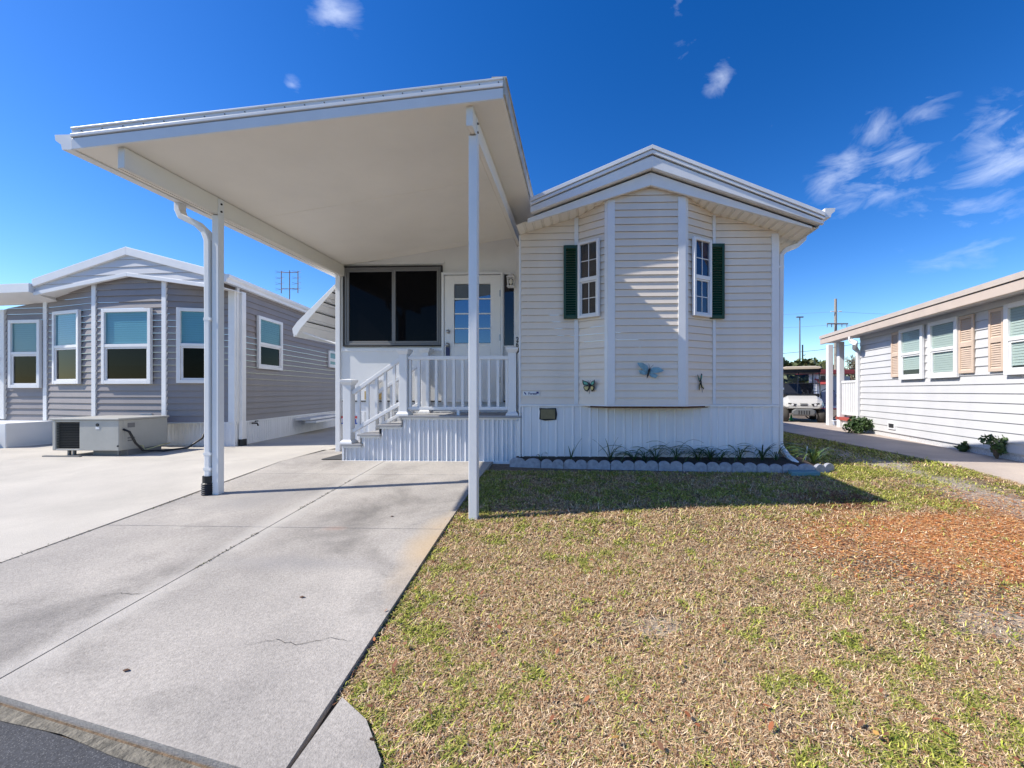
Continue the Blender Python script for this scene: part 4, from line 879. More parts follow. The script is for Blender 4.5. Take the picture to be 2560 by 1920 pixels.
for i in range(5): m.box(FC, -.15+i*.07, -.12+i*.07, .33, .365, .27, .39)
build('bumper_slots', m, BLACK, gc)
for sg_ in (-1, 1):
    hl = build('headlight', MB().prism([FC.p(sg_*.20, .30, .60), FC.p(sg_*.42, .27, .63), FC.p(sg_*.44, .26, .57), FC.p(sg_*.24, .32, .53)], (FC.n[0]*.03, FC.n[1]*.03, 0)), BLACK, gc)
    build('lamp', MB().cyl(FC.p(sg_*.31, .30, .575), FC.p(sg_*.31, .345, .575), .035), TRIM, hl)
build('badge', MB().box(FC, -.10, .10, .325, .343, .60, .615).box(FC, -.10, .10, .33, .345, .55, .575), DARKL, gc)
build('floor', MB().box(FC, -.56, .56, -1.7, -.05, .28, .44), BLACK, gc, .01); build('rear_body', sect(MB(), [(-1.9, .52, .42, .74), (-1.5, .56, .40, .78), (-.95, .55, .42, .76)]), WC, gc)
build('seat', MB().box(FC, -.52, .52, -1.45, -.95, .77, .88).box(FC, -.52, .52, -1.55, -1.44, .9, 1.3), mat('black_seat', (.03, .03, .035), .6), gc, .03)
build('dashboard', MB().box(FC, -.52, .52, -.45, -.30, .80, .92), BLACK, gc, .02)
for s_, o in ((-.50, .06), (.50, .06), (-.50, -1.45), (.50, -1.45)):
    wh = MB(); c0, c1 = FC.p(s_-.11, o, .225), FC.p(s_+.11, o, .225); A = Vector(c0); B = Vector(c1); d_ = (B-A)
    wh.tube([A, A+d_*.08, A+d_*.3, A+d_*.7, A+d_*.92, B], [.16, .205, .225, .225, .205, .16], n=20, up=(0, 0, 1)); wl_ = build('wheel', wh, mat('tyre', (.05, .045, .04), .85), gc, smooth=True)
    build('hub', MB().cyl(A-d_*.02, B+d_*.02, .10, n=14), WC, wl_)
for sg_ in (-1, 1):
    build('roof_pillar', MB().tube([FC.p(sg_*.52, -.18, .85), FC.p(sg_*.52, -.30, 1.30), FC.p(sg_*.52, -.42, 1.72)], .018), BLACK, gc); build('roof_pillar', MB().tube([FC.p(sg_*.50, -1.6, .75), FC.p(sg_*.52, -1.6, 1.72)], .018), BLACK, gc)
    build('wing_mirror', MB().box(FC, sg_*.62-.07, sg_*.62+.07, -.36, -.32, 1.36, 1.50).tube([FC.p(sg_*.53, -.34, 1.38), FC.p(sg_*.58, -.34, 1.42)], .01), BLACK, gc)
build('cart_roof', sect(MB(), [(-1.85, .55, 1.73, 1.80), (-1.7, .60, 1.72, 1.83), (-.4, .60, 1.72, 1.83), (-.25, .56, 1.73, 1.80)]), mat('tan_cart_roof', (.55, .46, .33), .5), gc)
build('roof_band', MB().box(FC, -.56, .56, -1.75, -.32, 1.62, 1.718), BLACK, gc)
build('windscreen', MB().prism([FC.p(-.5, -.20, .90), FC.p(.5, -.20, .90), FC.p(.5, -.40, 1.62), FC.p(-.5, -.40, 1.62)], (FC.n[0]*.006, FC.n[1]*.006, 0)), glass_mat('acrylic', (.9, .92, .95), 1.35, True), gc)
build('windscreen_bar', MB().tube([FC.p(-.5, -.30, 1.26), FC.p(.5, -.30, 1.26)], .014).tube([FC.p(-.12, -.22, .92), FC.p(-.06, -.41, 1.62)], .012), BLACK, gc)
sc_ = Vector(FC.p(.22, -.52, 1.0)); m = MB(); ring = []
for i in range(17):
    th = i/16*2*math.pi; ring.append(FC.p(.22+.16*math.cos(th), -.58-.10*math.sin(th), 1.02+.11*math.sin(th)))
m.tube(ring, .014, n=6, cap=False); m.tube([FC.p(.22, -.58, 1.02), FC.p(.22, -.35, .85)], .02); build('steering_wheel', m, BLACK, gc)
# small things near the cart
p = onG(1978, 1052); cn = build('traffic_cone', MB().lathe(p, [(.09, 0), (.09, .015), (.065, .016), (.012, .22)], 12), mat('green_plastic', (.03, .35, .12), .5), None, base=p); tag(cn, 'little green cone beneath the front of the golf cart', 'cone')
p = onG(2094, 1064); tb = thing('plastic_tub', p, 'pale blue plastic tub on the path by the white railing', 'tub')
m = MB().add([(p[0]+sx*r, p[1]+sy*r*.7, p[2]+z) for z, r in ((.0, .15), (.13, .19)) for sx, sy in ((-1, -1), (1, -1), (1, 1), (-1, 1))], [(0, 1, 2, 3), (0, 1, 5, 4), (1, 2, 6, 5), (2, 3, 7, 6), (3, 0, 4, 7)]); build('tub_body', m, mat('pale_blue_plastic', (.45, .52, .66), .4), tb)
build('tub_lid', MB().bx(p[0]-.2, p[0]+.2, p[1]-.15, p[1]+.15, p[2]+.132, p[2]+.155), TRIM, tb, .01)
r_ = ray(2072, 1040); cx, cy_ = r_[0]*13.5, r_[1]*13.5
ch = thing('patio_chair', (cx, cy_, 0), 'black tube patio chair with arched back seen behind the porch post', 'chair')
m = MB(); m.tube([(cx-.27, cy_, 0), (cx-.27, cy_, .8), (cx-.2, cy_+.05, 1.02), (cx, cy_+.08, 1.1), (cx+.2, cy_+.05, 1.02), (cx+.27, cy_, .8), (cx+.27, cy_, 0)], .014); m.tube([(cx-.27, cy_-.45, 0), (cx-.27, cy_-.45, .6), (cx-.27, cy_, .6)], .014); m.tube([(cx+.27, cy_-.45, 0), (cx+.27, cy_-.45, .6), (cx+.27, cy_, .6)], .014); build('chair_frame', m, BLACK, ch)
build('seat', MB().bx(cx-.25, cx+.25, cy_-.45, cy_, .40, .44), mat('maroon_cloth', (.18, .03, .05), .8), ch, .015); build('backrest', MB().bx(cx-.24, cx+.24, cy_+.0, cy_+.03, .5, .98), mat('grey_mesh', (.45, .48, .55), .8), ch, .01)
# bicycle leaning behind
r_ = ray(2052, 1040); cx, cy_ = r_[0]*14.3, r_[1]*14.3
bk = thing('bicycle', (cx, cy_, 0), 'parked maroon bicycle between the golf cart and the white porch', 'bicycle')
def circ(c, r, ax=(1, .35)):
    L = math.hypot(*ax); return [(c[0]+ax[0]/L*r*math.cos(t), c[1]+ax[1]/L*r*math.sin(0)+ax[1]/L*r*math.cos(t), c[2]+r*math.sin(t)) for t in [i/18*2*math.pi for i in range(19)]]
MAR = mat('maroon_paint', (.20, .02, .05), .35)
w1, w2 = (cx-.45, cy_-.16, .33), (cx+.5, cy_+.17, .33)
for w_ in (w1, w2): x_ = build('wheel', MB().tube(circ(w_, .30), .02, n=6, cap=False), BLACK, bk); 
build('bike_frame', MB().tube([w2, (cx+.1, cy_+.03, .35), (cx+.2, cy_+.07, .8)], .016).tube([(cx+.1, cy_+.03, .35), (cx-.3, cy_-.1, .78), (cx+.18, cy_+.06, .72)], .018).tube([w1, (cx-.32, cy_-.11, .95)], .015), MAR, bk)
build('saddle', MB().bx(cx+.10, cx+.34, cy_+.0, cy_+.15, .83, .88), BLACK, bk, .02); build('handlebar', MB().tube([(cx-.30, cy_-.35, 1.0), (cx-.35, cy_-.12, .98), (cx-.40, cy_+.1, 1.0)], .012), BRASS, bk)
# red roofed house in the distance
r_ = ray(2075, 1000); D = 24; ox, oy = r_[0]*D, r_[1]*D
FD = Fr((ox, oy), R(6)); bh = thing('red_roof_house', (ox, oy, 0), 'distant white house with red roof edge and red window awning beyond the golf cart', 'house')
sR = FD.hit(2112, 950)[0]; z0, z1 = FD.hit(2075, 948)[1], FD.hit(2075, 930)[1]
sX = FD.hit(2022, 950)[0]
build('wall', MB().lap(FD, [(sX, 0), (sR, 0), (sR, z1), (sX, z1)], .2, .02, 0), WVINYL, bh)
REDM = mat('faded_red', (.45, .07, .06), .6)
build('roof', MB().box(FD, sX-.2, sR+.3, -5, .4, z1-.12, z1+.12), REDM, bh, .02)
a = hitbox(FD, 2036, 948, 2064, 962); build('awning', MB().prism([FD.p(a[0], .02, a[3]), FD.p(a[1], .02, a[3]), FD.p(a[1], .55, a[2]), FD.p(a[0], .55, a[2])], (0, 0, .04)), REDM, bh)
build('window', MB().box(FD, a[0]+.1, a[1]-.1, .02, .05, a[2]-.75, a[2]+.1), GL_DARK, bh)
build('window', MB().box(FD, a[1]+.35, a[1]+1.5, .02, .05, .9, 1.9), mat('grey_glazing', (.25, .3, .4), .2), bh)
build('door', MB().box(FD, -.9, -.2, .02, .06, .2, 1.95), DJ, bh)
# ------------------------------------------------------------------ poles and wires
PW = mat('weathered_pole', (.33, .29, .24), .9, 8, .3)
def far(u, v, D): r = ray(u, v); return (r[0]*D, r[1]*D, 1+r[2]*D)
a = far(2089, 747, 42); up_ = thing('utility_pole', (a[0], a[1], 0), 'wooden utility pole with one crossarm above the white house roof', 'utility pole')
build('pole', MB().tube([(a[0], a[1], -.2), a], [.17, .12], n=10), PW, up_)
z = far(2089, 810, 42)[2]; build('crossarm', MB().box(Fr(a[:2], R(4)), -1.05, 1.2, .1, .22, z-.06, z+.06), PW, up_)
for k_ in (-.95, -.5, .55, 1.05): build('insulator', MB().cyl((a[0]+k_, a[1]-.15, z-.36), (a[0]+k_, a[1]-.15, z-.06), .035), GREYM, up_)
z = far(2089, 779, 42)[2]; build('insulator', MB().cyl((a[0]-.55, a[1]-.1, z), (a[0]-.2, a[1]-.1, z), .05), TRIM, up_); build('insulator', MB().cyl((a[0]+.2, a[1]-.1, z), (a[0]+.55, a[1]-.1, z), .05), TRIM, up_)
for i, v in enumerate((779, 812)):
    P0, P1, P2 = far(1500, v+6, 60), far(2089, v, 42), far(2700, v-4, 46)
    pts = []
    for q0, q1 in ((P0, P1), (P1, P2)):
        for k_ in range(9):
            t = k_/8; pts.append((q0[0]+(q1[0]-q0[0])*t, q0[1]+(q1[1]-q0[1])*t, q0[2]+(q1[2]-q0[2])*t-.5*4*t*(1-t)))
    wr = build('power_line', MB().tube(pts, .010, n=5), GREYM, None, base=tuple(P1)); tag(wr, ['upper power line carried by the pole above the insulators', 'lower power line carried on the crossarm of the wooden pole'][i], 'power line')
P0, P1 = far(1955, 884, 45), far(2150, 858, 40); wr = build('power_line', MB().tube([P0, tuple((x+y)/2-(.15 if i == 2 else 0) for i, (x, y) in enumerate(zip(P0, P1))), P1], .022, n=5), DARKL, None, base=P0); tag(wr, 'lowest dark cable sloping up to the right behind the porch posts', 'power line')
a = far(1999.5, 793, 38); lp = thing('flood_light_pole', (a[0], a[1], 0), 'taller slim grey pole with a small cross top left of the wooden pole', 'pole')
build('pole', MB().tube([(a[0], a[1], 0), a], [.10, .05], n=8), GREYM, lp); build('lamp_head', MB().bx(a[0]-.32, a[0]+.32, a[1]-.08, a[1]+.08, a[2]-.04, a[2]+.06), GREYM, lp)
a = far(2006.5, 862, 38); lp = thing('cable_pole', (a[0], a[1], 0), 'shorter dark pole just right of the slim grey pole', 'pole'); build('pole', MB().tube([(a[0], a[1], 0), a], [.08, .06], n=8), DARKL, lp); build('bracket', MB().tube([(a[0], a[1]-.05, a[2]-1.0), (a[0]+.18, a[1]-.05, a[2]-1.0), (a[0]+.22, a[1]-.05, a[2]-.9)], .03), DARKL, lp)
# ------------------------------------------------------------------ foliage
def leaf_mat(name, ca_, cb_, rough=.6):
    m = bpy.data.materials.new(name); m.use_nodes = True; t = m.node_tree; b = t.nodes['Principled BSDF']; b.inputs['Roughness'].default_value = rough
    at = N(t, 'ShaderNodeAttribute', attribute_name='tint'); x = N(t, 'ShaderNodeMix', data_type='RGBA'); t.links.new(at.outputs['Fac'], x.inputs[0]); x.inputs[6].default_value = (*ca_, 1); x.inputs[7].default_value = (*cb_, 1); t.links.new(x.outputs[2], b.inputs['Base Color'])
    return m
def np_mesh(name, V, F, attr=None, aname='tint', m=None, parent=None, base=None):
    me = bpy.data.meshes.new(name); off = OFF[parent.name] if parent else (Vector(base) if base else Vector((0, 0, 0)))
    V = (np.asarray(V, dtype=np.float32)-np.array(off, dtype=np.float32)).astype(np.float32); F = np.asarray(F, dtype=np.int32); k = F.shape[1]
    me.vertices.add(len(V)); me.vertices.foreach_set('co', V.ravel()); me.loops.add(F.size); me.loops.foreach_set('vertex_index', F.ravel())
    me.polygons.add(len(F)); me.polygons.foreach_set('loop_start', np.arange(len(F), dtype=np.int32)*k); me.polygons.foreach_set('loop_total', np.full(len(F), k, dtype=np.int32))
    if attr is not None:
        if attr.ndim == 1: a = me.attributes.new(aname, 'FLOAT', 'POINT'); a.data.foreach_set('value', attr.astype(np.float32))
        else: a = me.attributes.new(aname, 'FLOAT_COLOR', 'POINT'); a.data.foreach_set('color', np.c_[attr, np.ones(len(attr))].astype(np.float32).ravel())
    me.update(calc_edges=True); o = link(name, me, m, parent)
    if base and not parent: o.location = base
    return o
def leaves(centres, n, spread, size, aspect=.5):
    c = np.asarray(centres); i = rng.integers(0, len(c), n); d = rng.normal(size=(n, 3)); d /= np.linalg.norm(d, axis=1)[:, None]
    P = c[i, :3]+d*(c[i, 3:4]*spread*rng.random((n, 1))**.45)
    a = rng.normal(size=(n, 3)); a /= np.linalg.norm(a, axis=1)[:, None]; b = np.cross(a, rng.normal(size=(n, 3))); b /= np.linalg.norm(b, axis=1)[:, None]
    L = size*(.6+.8*rng.random((n, 1))); V = np.stack([P-a*L, P+b*L*aspect, P+a*L, P-b*L*aspect], 1).reshape(-1, 3); F = np.arange(4*n).reshape(n, 4)
    t = np.repeat(np.clip(rng.random(n)*.7+.3*rng.random(len(c))[i], 0, 1), 4); return V, F, t
BARK = mat('bark', (.12, .09, .065), .9, 10, .4)
LFd = leaf_mat('olive_leaf', (.035, .06, .015), (.12, .13, .04)); LFb = leaf_mat('winter_twig_leaf', (.10, .085, .05), (.20, .17, .11)); LFy = leaf_mat('yellow_green_leaf', (.06, .10, .02), (.19, .20, .06))
def tree(u, vtop, D, wpx, lm, label, bare=0):
    a = far(u, vtop, D); H = a[2]; wd = wpx/1000*D*.72
    t = thing('tree', (a[0], a[1], 0), label, 'tree', 'trees beyond the golf cart')
    m = MB().tube([(a[0], a[1], -.1), (a[0]+.1, a[1], H*.35), (a[0]+.05, a[1], H*.7)], [wd*.10+.05, wd*.07+.04, .04], n=8)
    cs = []
    for k_ in range(16):
        th = random.random()*6.28; rr = wd*random.uniform(.25, .95); zz = H*random.uniform(.45, .97)*(1-.25*(rr/wd)**2); c_ = (a[0]+rr*math.cos(th), a[1]+rr*math.sin(th), zz); cs.append((*c_, wd*random.uniform(.26, .46)))
        m.tube([(a[0]+.08, a[1], H*.3), ((a[0]+c_[0])/2, (a[1]+c_[1])/2, (H*.4+zz)/2), c_], [.07, .05, .02], n=5)
    build('trunk', m, BARK, t)
    V, F, tt = leaves(cs, 2600 if bare else 5200, 1.1, .2 if not bare else .11); np_mesh('crown', V, F, tt, m=lm, parent=t)
    if bare:
        tw = MB()
        for c_ in cs:
            for k_ in range(9):
                d_ = Vector((random.gauss(0, 1), random.gauss(0, 1), abs(random.gauss(0, 1)))).normalized()*c_[3]*1.3; tw.tube([c_[:3], (c_[0]+d_.x, c_[1]+d_.y, c_[2]+d_.z)], [.03, .012], n=4)
        build('branches', tw, mat('pale_bark', (.30, .27, .25), .9), t)
tree(1930, 893, 46, 70, LFb, 'sparse brownish tree at the left edge of the gap behind the golf cart', 1)
tree(1975, 908, 26, 90, LFd, 'low dark green tree just above the left of the golf cart roof')
tree(2050, 905, 48, 60, LFy, 'yellow green rounded tree right of the golf cart roof')
tree(2020, 915, 52, 60, LFb, 'thin brown tree between the slim poles and the yellow green tree', 1)
tree(2078, 896, 45, 40, LFd, 'dark green tree behind the two white porch posts')
tree(2128, 892, 44, 62, LFb, 'bare grey branched tree framed by the white porch opening', 1)
def shrub(p, hgt, wd, n, lm, label, name='shrub', grp='plants along the white house wall'):
    t = thing(name, p, label, 'shrub', grp); cs = []; m = MB()
    for k_ in range(9):
        th = random.random()*6.28; rr = wd*random.uniform(.1, .9); c_ = (p[0]+rr*math.cos(th), p[1]+rr*math.sin(th)*.7, p[2]+hgt*random.uniform(.35, .9)); cs.append((*c_, wd*.42)); m.tube([p, ((p[0]+c_[0])/2, (p[1]+c_[1])/2, (p[2]*.3+c_[2]*.7)), c_], [.012, .008, .004], n=5)
    build('stem', m, BARK, t); V, F, tt = leaves(cs, n, 1.0, .032, .55); V[:, 2] = np.maximum(V[:, 2], p[2]+.005); np_mesh('foliage', V, F, tt, m=lm, parent=t)
LFg = leaf_mat('shrub_leaf', (.012, .04, .01), (.07, .12, .03))
shrub(onG(2150, 1084), .32, .36, 2200, LFg, 'full leafy shrub at the far corner of the white house')
shrub(onG(2412, 1131), .16, .12, 160, LFg, 'tiny dark weed against the white house base')
shrub(onG(2492, 1149), .34, .17, 330, LFg, 'straggly dark shrub at the white house base in the right edge')
# strap leaved plants in the bed
LILY = leaf_mat('strap_leaf', (.02, .055, .015), (.07, .13, .03), .4); LILYL = leaf_mat('bright_strap_leaf', (.05, .11, .02), (.16, .22, .05), .4)
def lily(p, nl, L, wd, upright, label, lm=LILY, grp='strap leaved plants in the flower bed'):
    V = []; F = []; T = []
    for k_ in range(nl):
        th = random.uniform(0, 6.28); el = upright+random.uniform(-.25, .25); l = L*random.uniform(.6, 1.1); x, y, z = p; d = [math.cos(th), math.sin(th)*.6]; n = 7; b = len(V); tn = random.random(); e = el
        for i in range(n+1):
            t = i/n; w_ = wd*(1-t**2)*(.6+.8*t if t < .5 else 1)
            V += [(x-d[1]*w_, y+d[0]*w_, z), (x+d[1]*w_, y-d[0]*w_, z+.004)]; T += [tn, tn]
            st = l/n; x += d[0]*math.cos(e)*st; y += d[1]*math.cos(e)*st; z = max(p[2]+.004, z+math.sin(e)*st); e -= (1.5-upright*.55)*2.2/n*(1 if upright < 1.25 else .35)
        F += [(b+2*i, b+2*i+1, b+2*i+3, b+2*i+2) for i in range(n)]
    o = np_mesh('lily_plant', V, F, np.array(T), m=lm, base=tuple(p)); tag(o, label, 'plant', grp); return o
def bedp(u, v=1150): p = onG(u, v); y = 5.47; r = ray(u, v); return (r[0]/r[1]*y, y, .055)
lily(bedp(1350), 6, .2, .008, 1.1, 'tiny grassy sprout at the left end of the flower bed')
lily(bedp(1428), 4, .33, .018, 1.45, 'single upright sword leaf plant below the vent cover')
lily(bedp(1525), 6, .38, .02, 1.3, 'tallest curved sword leaf plant below the left bay corner')
for u, lb_ in ((1585, 'small arching strap leaf plant right of the tallest sword leaves'), (1612, 'low strap leaf tuft under the left half of the bay floor'), (1640, 'arching strap leaf plant below the middle of the bay'), (1690, 'wide arching strap leaf clump left of the bay right corner'), (1745, 'strap leaf clump with fallen leaves below the right bay side'), (1800, 'strap leaf clump below the right green shutter'), (1775, 'low strap leaf tuft under the right window of the bay'), (1850, 'looping strap leaf clump left of the last two'), (1905, 'strap leaf clump second from the downspout'), (1940, 'strap leaf clump at the foot of the white downspout')):
    lily(bedp(u), random.randint(12, 22), random.uniform(.38, .62), random.uniform(.011, .018), random.uniform(.95, 1.25), lb_)
q = onG(2035, 1160); lily((q[0], q[1], .0), 30, .62, .017, 1.1, 'bright green strap leaf clump right of the downspout outlet', LILYL)
p = onG(2013, 1150); st_ = build('stake', MB().cyl((p[0], p[1], 0), (p[0]+.03, p[1], .20), .008), TRIM, None, base=p); tag(st_, 'thin white stake standing in the bright strap leaf clump', 'stake')
# scalloped edging
EDG = mat('grey_cast_edging', (.35, .36, .40), .9, 20, .3, bump=.5)
pe = [(-.93, 5.42), (-.5, 5.372), (2.6, 5.20), (3.0, 5.19), (3.3, 5.30)]
path = []
for (x0, y0), (x1, y1) in zip(pe, pe[1:]):
    L = math.hypot(x1-x0, y1-y0); k_ = max(1, round(L/.315))
    for i in range(k_): path.append(((x0+(x1-x0)*(i+.5)/k_, y0+(y1-y0)*(i+.5)/k_), math.atan2(y1-y0, x1-x0), L/k_))
def edging(wd):
    m = MB(); Fz = Fr((0, 0), 0); pts = [(-wd/2+.003, -.06), (wd/2-.003, -.06)]; top = []
    for c_ in (wd/4, -wd/4):
        for a_ in (.96, .85, .6, .3, .0, -.3, -.6, -.85, -.96): top.append((c_+a_*wd/4, .045+.058*math.sqrt(max(0, 1-a_*a_))))
    pts += top; m.prism([(x, -.022, z) for x, z in pts], (0, .045, 0)); return m
proto = None
for i, ((x, y), an_, L) in enumerate(path):
    nm_ = ('leftmost block of the scalloped flower bed edging beside the porch' if i == 0 else 'rightmost block of the scalloped flower bed edging beyond the downspout' if i == len(path)-1 else 'grey scalloped concrete edging block in the row along the flower bed')
    if proto is None: o = build('edging_block', edging(.315), EDG, None, .006, base=(0, 0, 0)); proto = o
    else: o = proto.copy(); COL.objects.link(o)
    o.location = (x, y, G(y)-.005+random.uniform(-.006, .006)); o.rotation_euler = (random.uniform(-.03, .03), random.uniform(-.02, .02), an_+random.uniform(-.03, .03)); o.scale = (L/.315, 1, 1)
    tag(o, nm_, 'edging block', 'scalloped edging blocks')
p = onG(2010, 1188); sb_ = build('splash_block', MB().prism([(p[0]-.16, p[1]-.02, p[2]-.01), (p[0]+.2, p[1]+.0, p[2]-.01), (p[0]+.22, p[1]+.16, p[2]-.01), (p[0]-.12, p[1]+.16, p[2]-.01)], (0, 0, .05)), mat('teal_block', (.12, .25, .28), .8), None, .008, base=p); tag(sb_, 'faded teal block lying in front of the downspout outlet', 'block')
# ------------------------------------------------------------------ lawn
def vnoise(x, y, s, seed=0):
    x = np.asarray(x)*s+seed*17.3; y = np.asarray(y)*s+seed*5.1; xi = np.floor(x).astype(int); yi = np.floor(y).astype(int); fx, fy = x-xi, y-yi
    h_ = lambda a, b: ((np.sin(a*127.1+b*311.7+seed*7.7)*43758.5453) % 1.0)
    fx, fy = fx*fx*(3-2*fx), fy*fy*(3-2*fy)
    return (h_(xi, yi)*(1-fx)+h_(xi+1, yi)*fx)*(1-fy)+(h_(xi, yi+1)*(1-fx)+h_(xi+1, yi+1)*fx)*fy
def xr_np(y): return np.where(y < 1.66, -.98+(1.66-y)*.95, np.where(y < 4.2, -1.0-.19*(y-1.6)/2.6, -1.19))
def zone_mulch(x, y): return np.clip(1.3-np.hypot((x-3.5)/1.75, (y-3.35)/.95)-.7*(vnoise(x, y, 2.2, 3)-.5)*1.6, 0, 1)
def zone_dirt(x, y): return np.clip(1.25-np.hypot((x-4.3)/.42, (y-5.4)/3.0)-.9*(vnoise(x, y, 3, 5)-.5)*1.6, 0, 1)
def zone_bare(x, y): return np.clip(1.2-np.hypot((x-2.35)/.45, (y-2.25)/.18), 0, 1)+np.clip(1.2-np.hypot((x-.45)/.2, (y-2.2)/.1), 0, 1)
def sample(n, ymin, ymax, x1):
    y = rng.uniform(ymin, ymax, n); x = rng.uniform(-1.3, x1, n); ok = (x > xr_np(y)-.03+.05*rng.normal(size=n)*(vnoise(x, y, 6, 9) > .55)) & (x < 5.10+.03*rng.normal(size=n)) & ~((y > 5.30-.05*x) & (x < 2.93)) & ~((y > 5.17) & (x < 3.25))
    return x[ok], y[ok]
def blades(x, y, L, wd, el, curl, col):
    n = len(x); th = rng.uniform(0, 2*np.pi, n); ct, st = np.cos(th), np.sin(th); z = np.where(y < 5.5, -.08*(5.5-y), 0)-.018+rng.uniform(0, .012, n); k = 3
    V = np.empty((n, 2*k+1, 3)); px, py, pz = x.copy(), y.copy(), z.copy(); e = el.copy(); bend = rng.normal(0, .5, n)
    for i in range(k):
        w_ = wd*(1-.25*i); V[:, 2*i] = np.c_[px-st*w_, py+ct*w_, pz]; V[:, 2*i+1] = np.c_[px+st*w_, py-ct*w_, pz]
        s_ = L/k; px = px+ct*np.cos(e)*s_; py = py+st*np.cos(e)*s_; pz = np.maximum(z-.0, pz+np.sin(e)*s_); e = e-curl; th = th+bend; ct, st = np.cos(th), np.sin(th)
    V[:, 2*k] = np.c_[px, py, pz]
    b = np.arange(n)[:, None]*(2*k+1); T = np.concatenate([b+np.array([[0, 1, 3]]), b+np.array([[0, 3, 2]]), b+np.array([[2, 3, 5]]), b+np.array([[2, 5, 4]]), b+np.array([[4, 5, 6]])])
    return V.reshape(-1, 3), T, np.repeat(col, 2*k+1, 0)
def attr_mat(name, rough=.8, trans=0):
    m = bpy.data.materials.new(name); m.use_nodes = True; t = m.node_tree; b = t.nodes['Principled BSDF']; b.inputs['Roughness'].default_value = rough; b.inputs['Specular IOR Level'].default_value = .25
    at = N(t, 'ShaderNodeAttribute', attribute_name='Col'); t.links.new(at.outputs['Color'], b.inputs['Base Color']); return m
GM = attr_mat('grass_blade')
Vs, Fs, Cs = [], [], []; nb_ = 0
def addb(V, F, C):
    global nb_
    Vs.append(V); Fs.append(F+nb_); Cs.append(C); nb_ += len(V)
def palette(n, cols, wts):
    i = rng.choice(len(cols), n, p=np.array(wts)/sum(wts)); return np.array(cols)[i]*(.5+.85*rng.random((n, 1)))
DRY = [(.60, .41, .22), (.70, .52, .31), (.41, .24, .12), (.80, .64, .43), (.33, .15, .075)]; DRW = [3, 3, 2.2, 1.5, 1.4]
GRN = [(.30, .33, .05), (.42, .42, .08), (.15, .20, .03), (.52, .48, .14)]; GRW = [3, 3, 1.5, 2]
for ymin, ymax, x1, dens, L0, w0 in ((1.0, 2.0, 3.6, 46000, .031, .0017), (2.0, 3.2, 5.1, 26000, .035, .0021), (3.2, 5.5, 5.1, 15000, .044, .0028), (5.5, 12, 5.1, 3000, .07, .005)):
    n = int(dens*(ymax-ymin)*(x1+1.3)); x, y = sample(n, ymin, ymax, x1); n = len(x)
    mu, di, ba = zone_mulch(x, y), zone_dirt(x, y), zone_bare(x, y)
    keep = (rng.random(n) < np.clip(.25+1.3*(.5*vnoise(x, y, 4.2, 21)+.5*vnoise(x, y, 11, 22)), .3, 1)) & (rng.random(n) > np.clip(mu*1.5, 0, .93)+np.clip(di*1.0, 0, .85)+np.clip(ba, 0, .6)); x, y = x[keep], y[keep]; n = len(x)
    gn = .22*vnoise(x, y, 1.6, 1)+.36*vnoise(x, y, 7.5, 2)+.42*vnoise(x, y, 19, 4); edge = np.exp(-((x-xr_np(y))/.35)**2)*.16; shade = ((y > 3.95)*.13)+((y > 5.0)*.12)+(x > 3.0)*(y > 3.9)*.08
    gp = np.clip((gn+edge+shade-.55)*4.2, .08, .78); isg = rng.random(n) < gp
    col = np.where(isg[:, None], palette(n, GRN, GRW), palette(n, DRY, DRW))
    L = L0*(.45+.9*rng.random(n))*np.where(isg, 1.0, 1.0); el = np.where(isg, rng.uniform(.1, .95, n), np.abs(rng.normal(.2, .36, n))); curl = np.where(isg, rng.uniform(.1, .5, n), rng.uniform(-.1, .5, n))
    addb(*blades(x, y, L, w0*(.7+.6*rng.random(n))*np.where(isg, 1.35, 1), el, curl, col))
# green weed tufts
tx, ty = sample(900, 1.1, 5.4, 5.0); kk = (.6*vnoise(tx, ty, 2.1, 1)+.4*rng.random(len(tx))+.25*np.exp(-((tx-xr_np(ty))/.4)**2)) > .55; tx, ty = tx[kk], ty[kk]
kk = zone_mulch(tx, ty) < .35; tx, ty = tx[kk], ty[kk]
m_ = 15; x = np.repeat(tx, m_)+rng.normal(0, .020, len(tx)*m_); y = np.repeat(ty, m_)+rng.normal(0, .016, len(tx)*m_); n = len(x)
kk = (x > xr_np(y)-.04) & ~((y > 5.25-.05*x)); x, y = x[kk], y[kk]; n = len(x)
addb(*blades(x, y, .022+.025*rng.random(n), .0032+.0015*rng.random(n), rng.uniform(.2, 1.1, n), rng.uniform(.15, .6, n), palette(n, [(.34, .38, .05), (.50, .50, .08), (.18, .24, .03)], [3, 2, 2])))
lg = np_mesh('lawn_grass', np.concatenate(Vs), np.concatenate(Fs), np.concatenate(Cs), 'Col', GM); tag(lg, 'patchy dry lawn of straw and green grass blades', 'grass', kind='stuff')
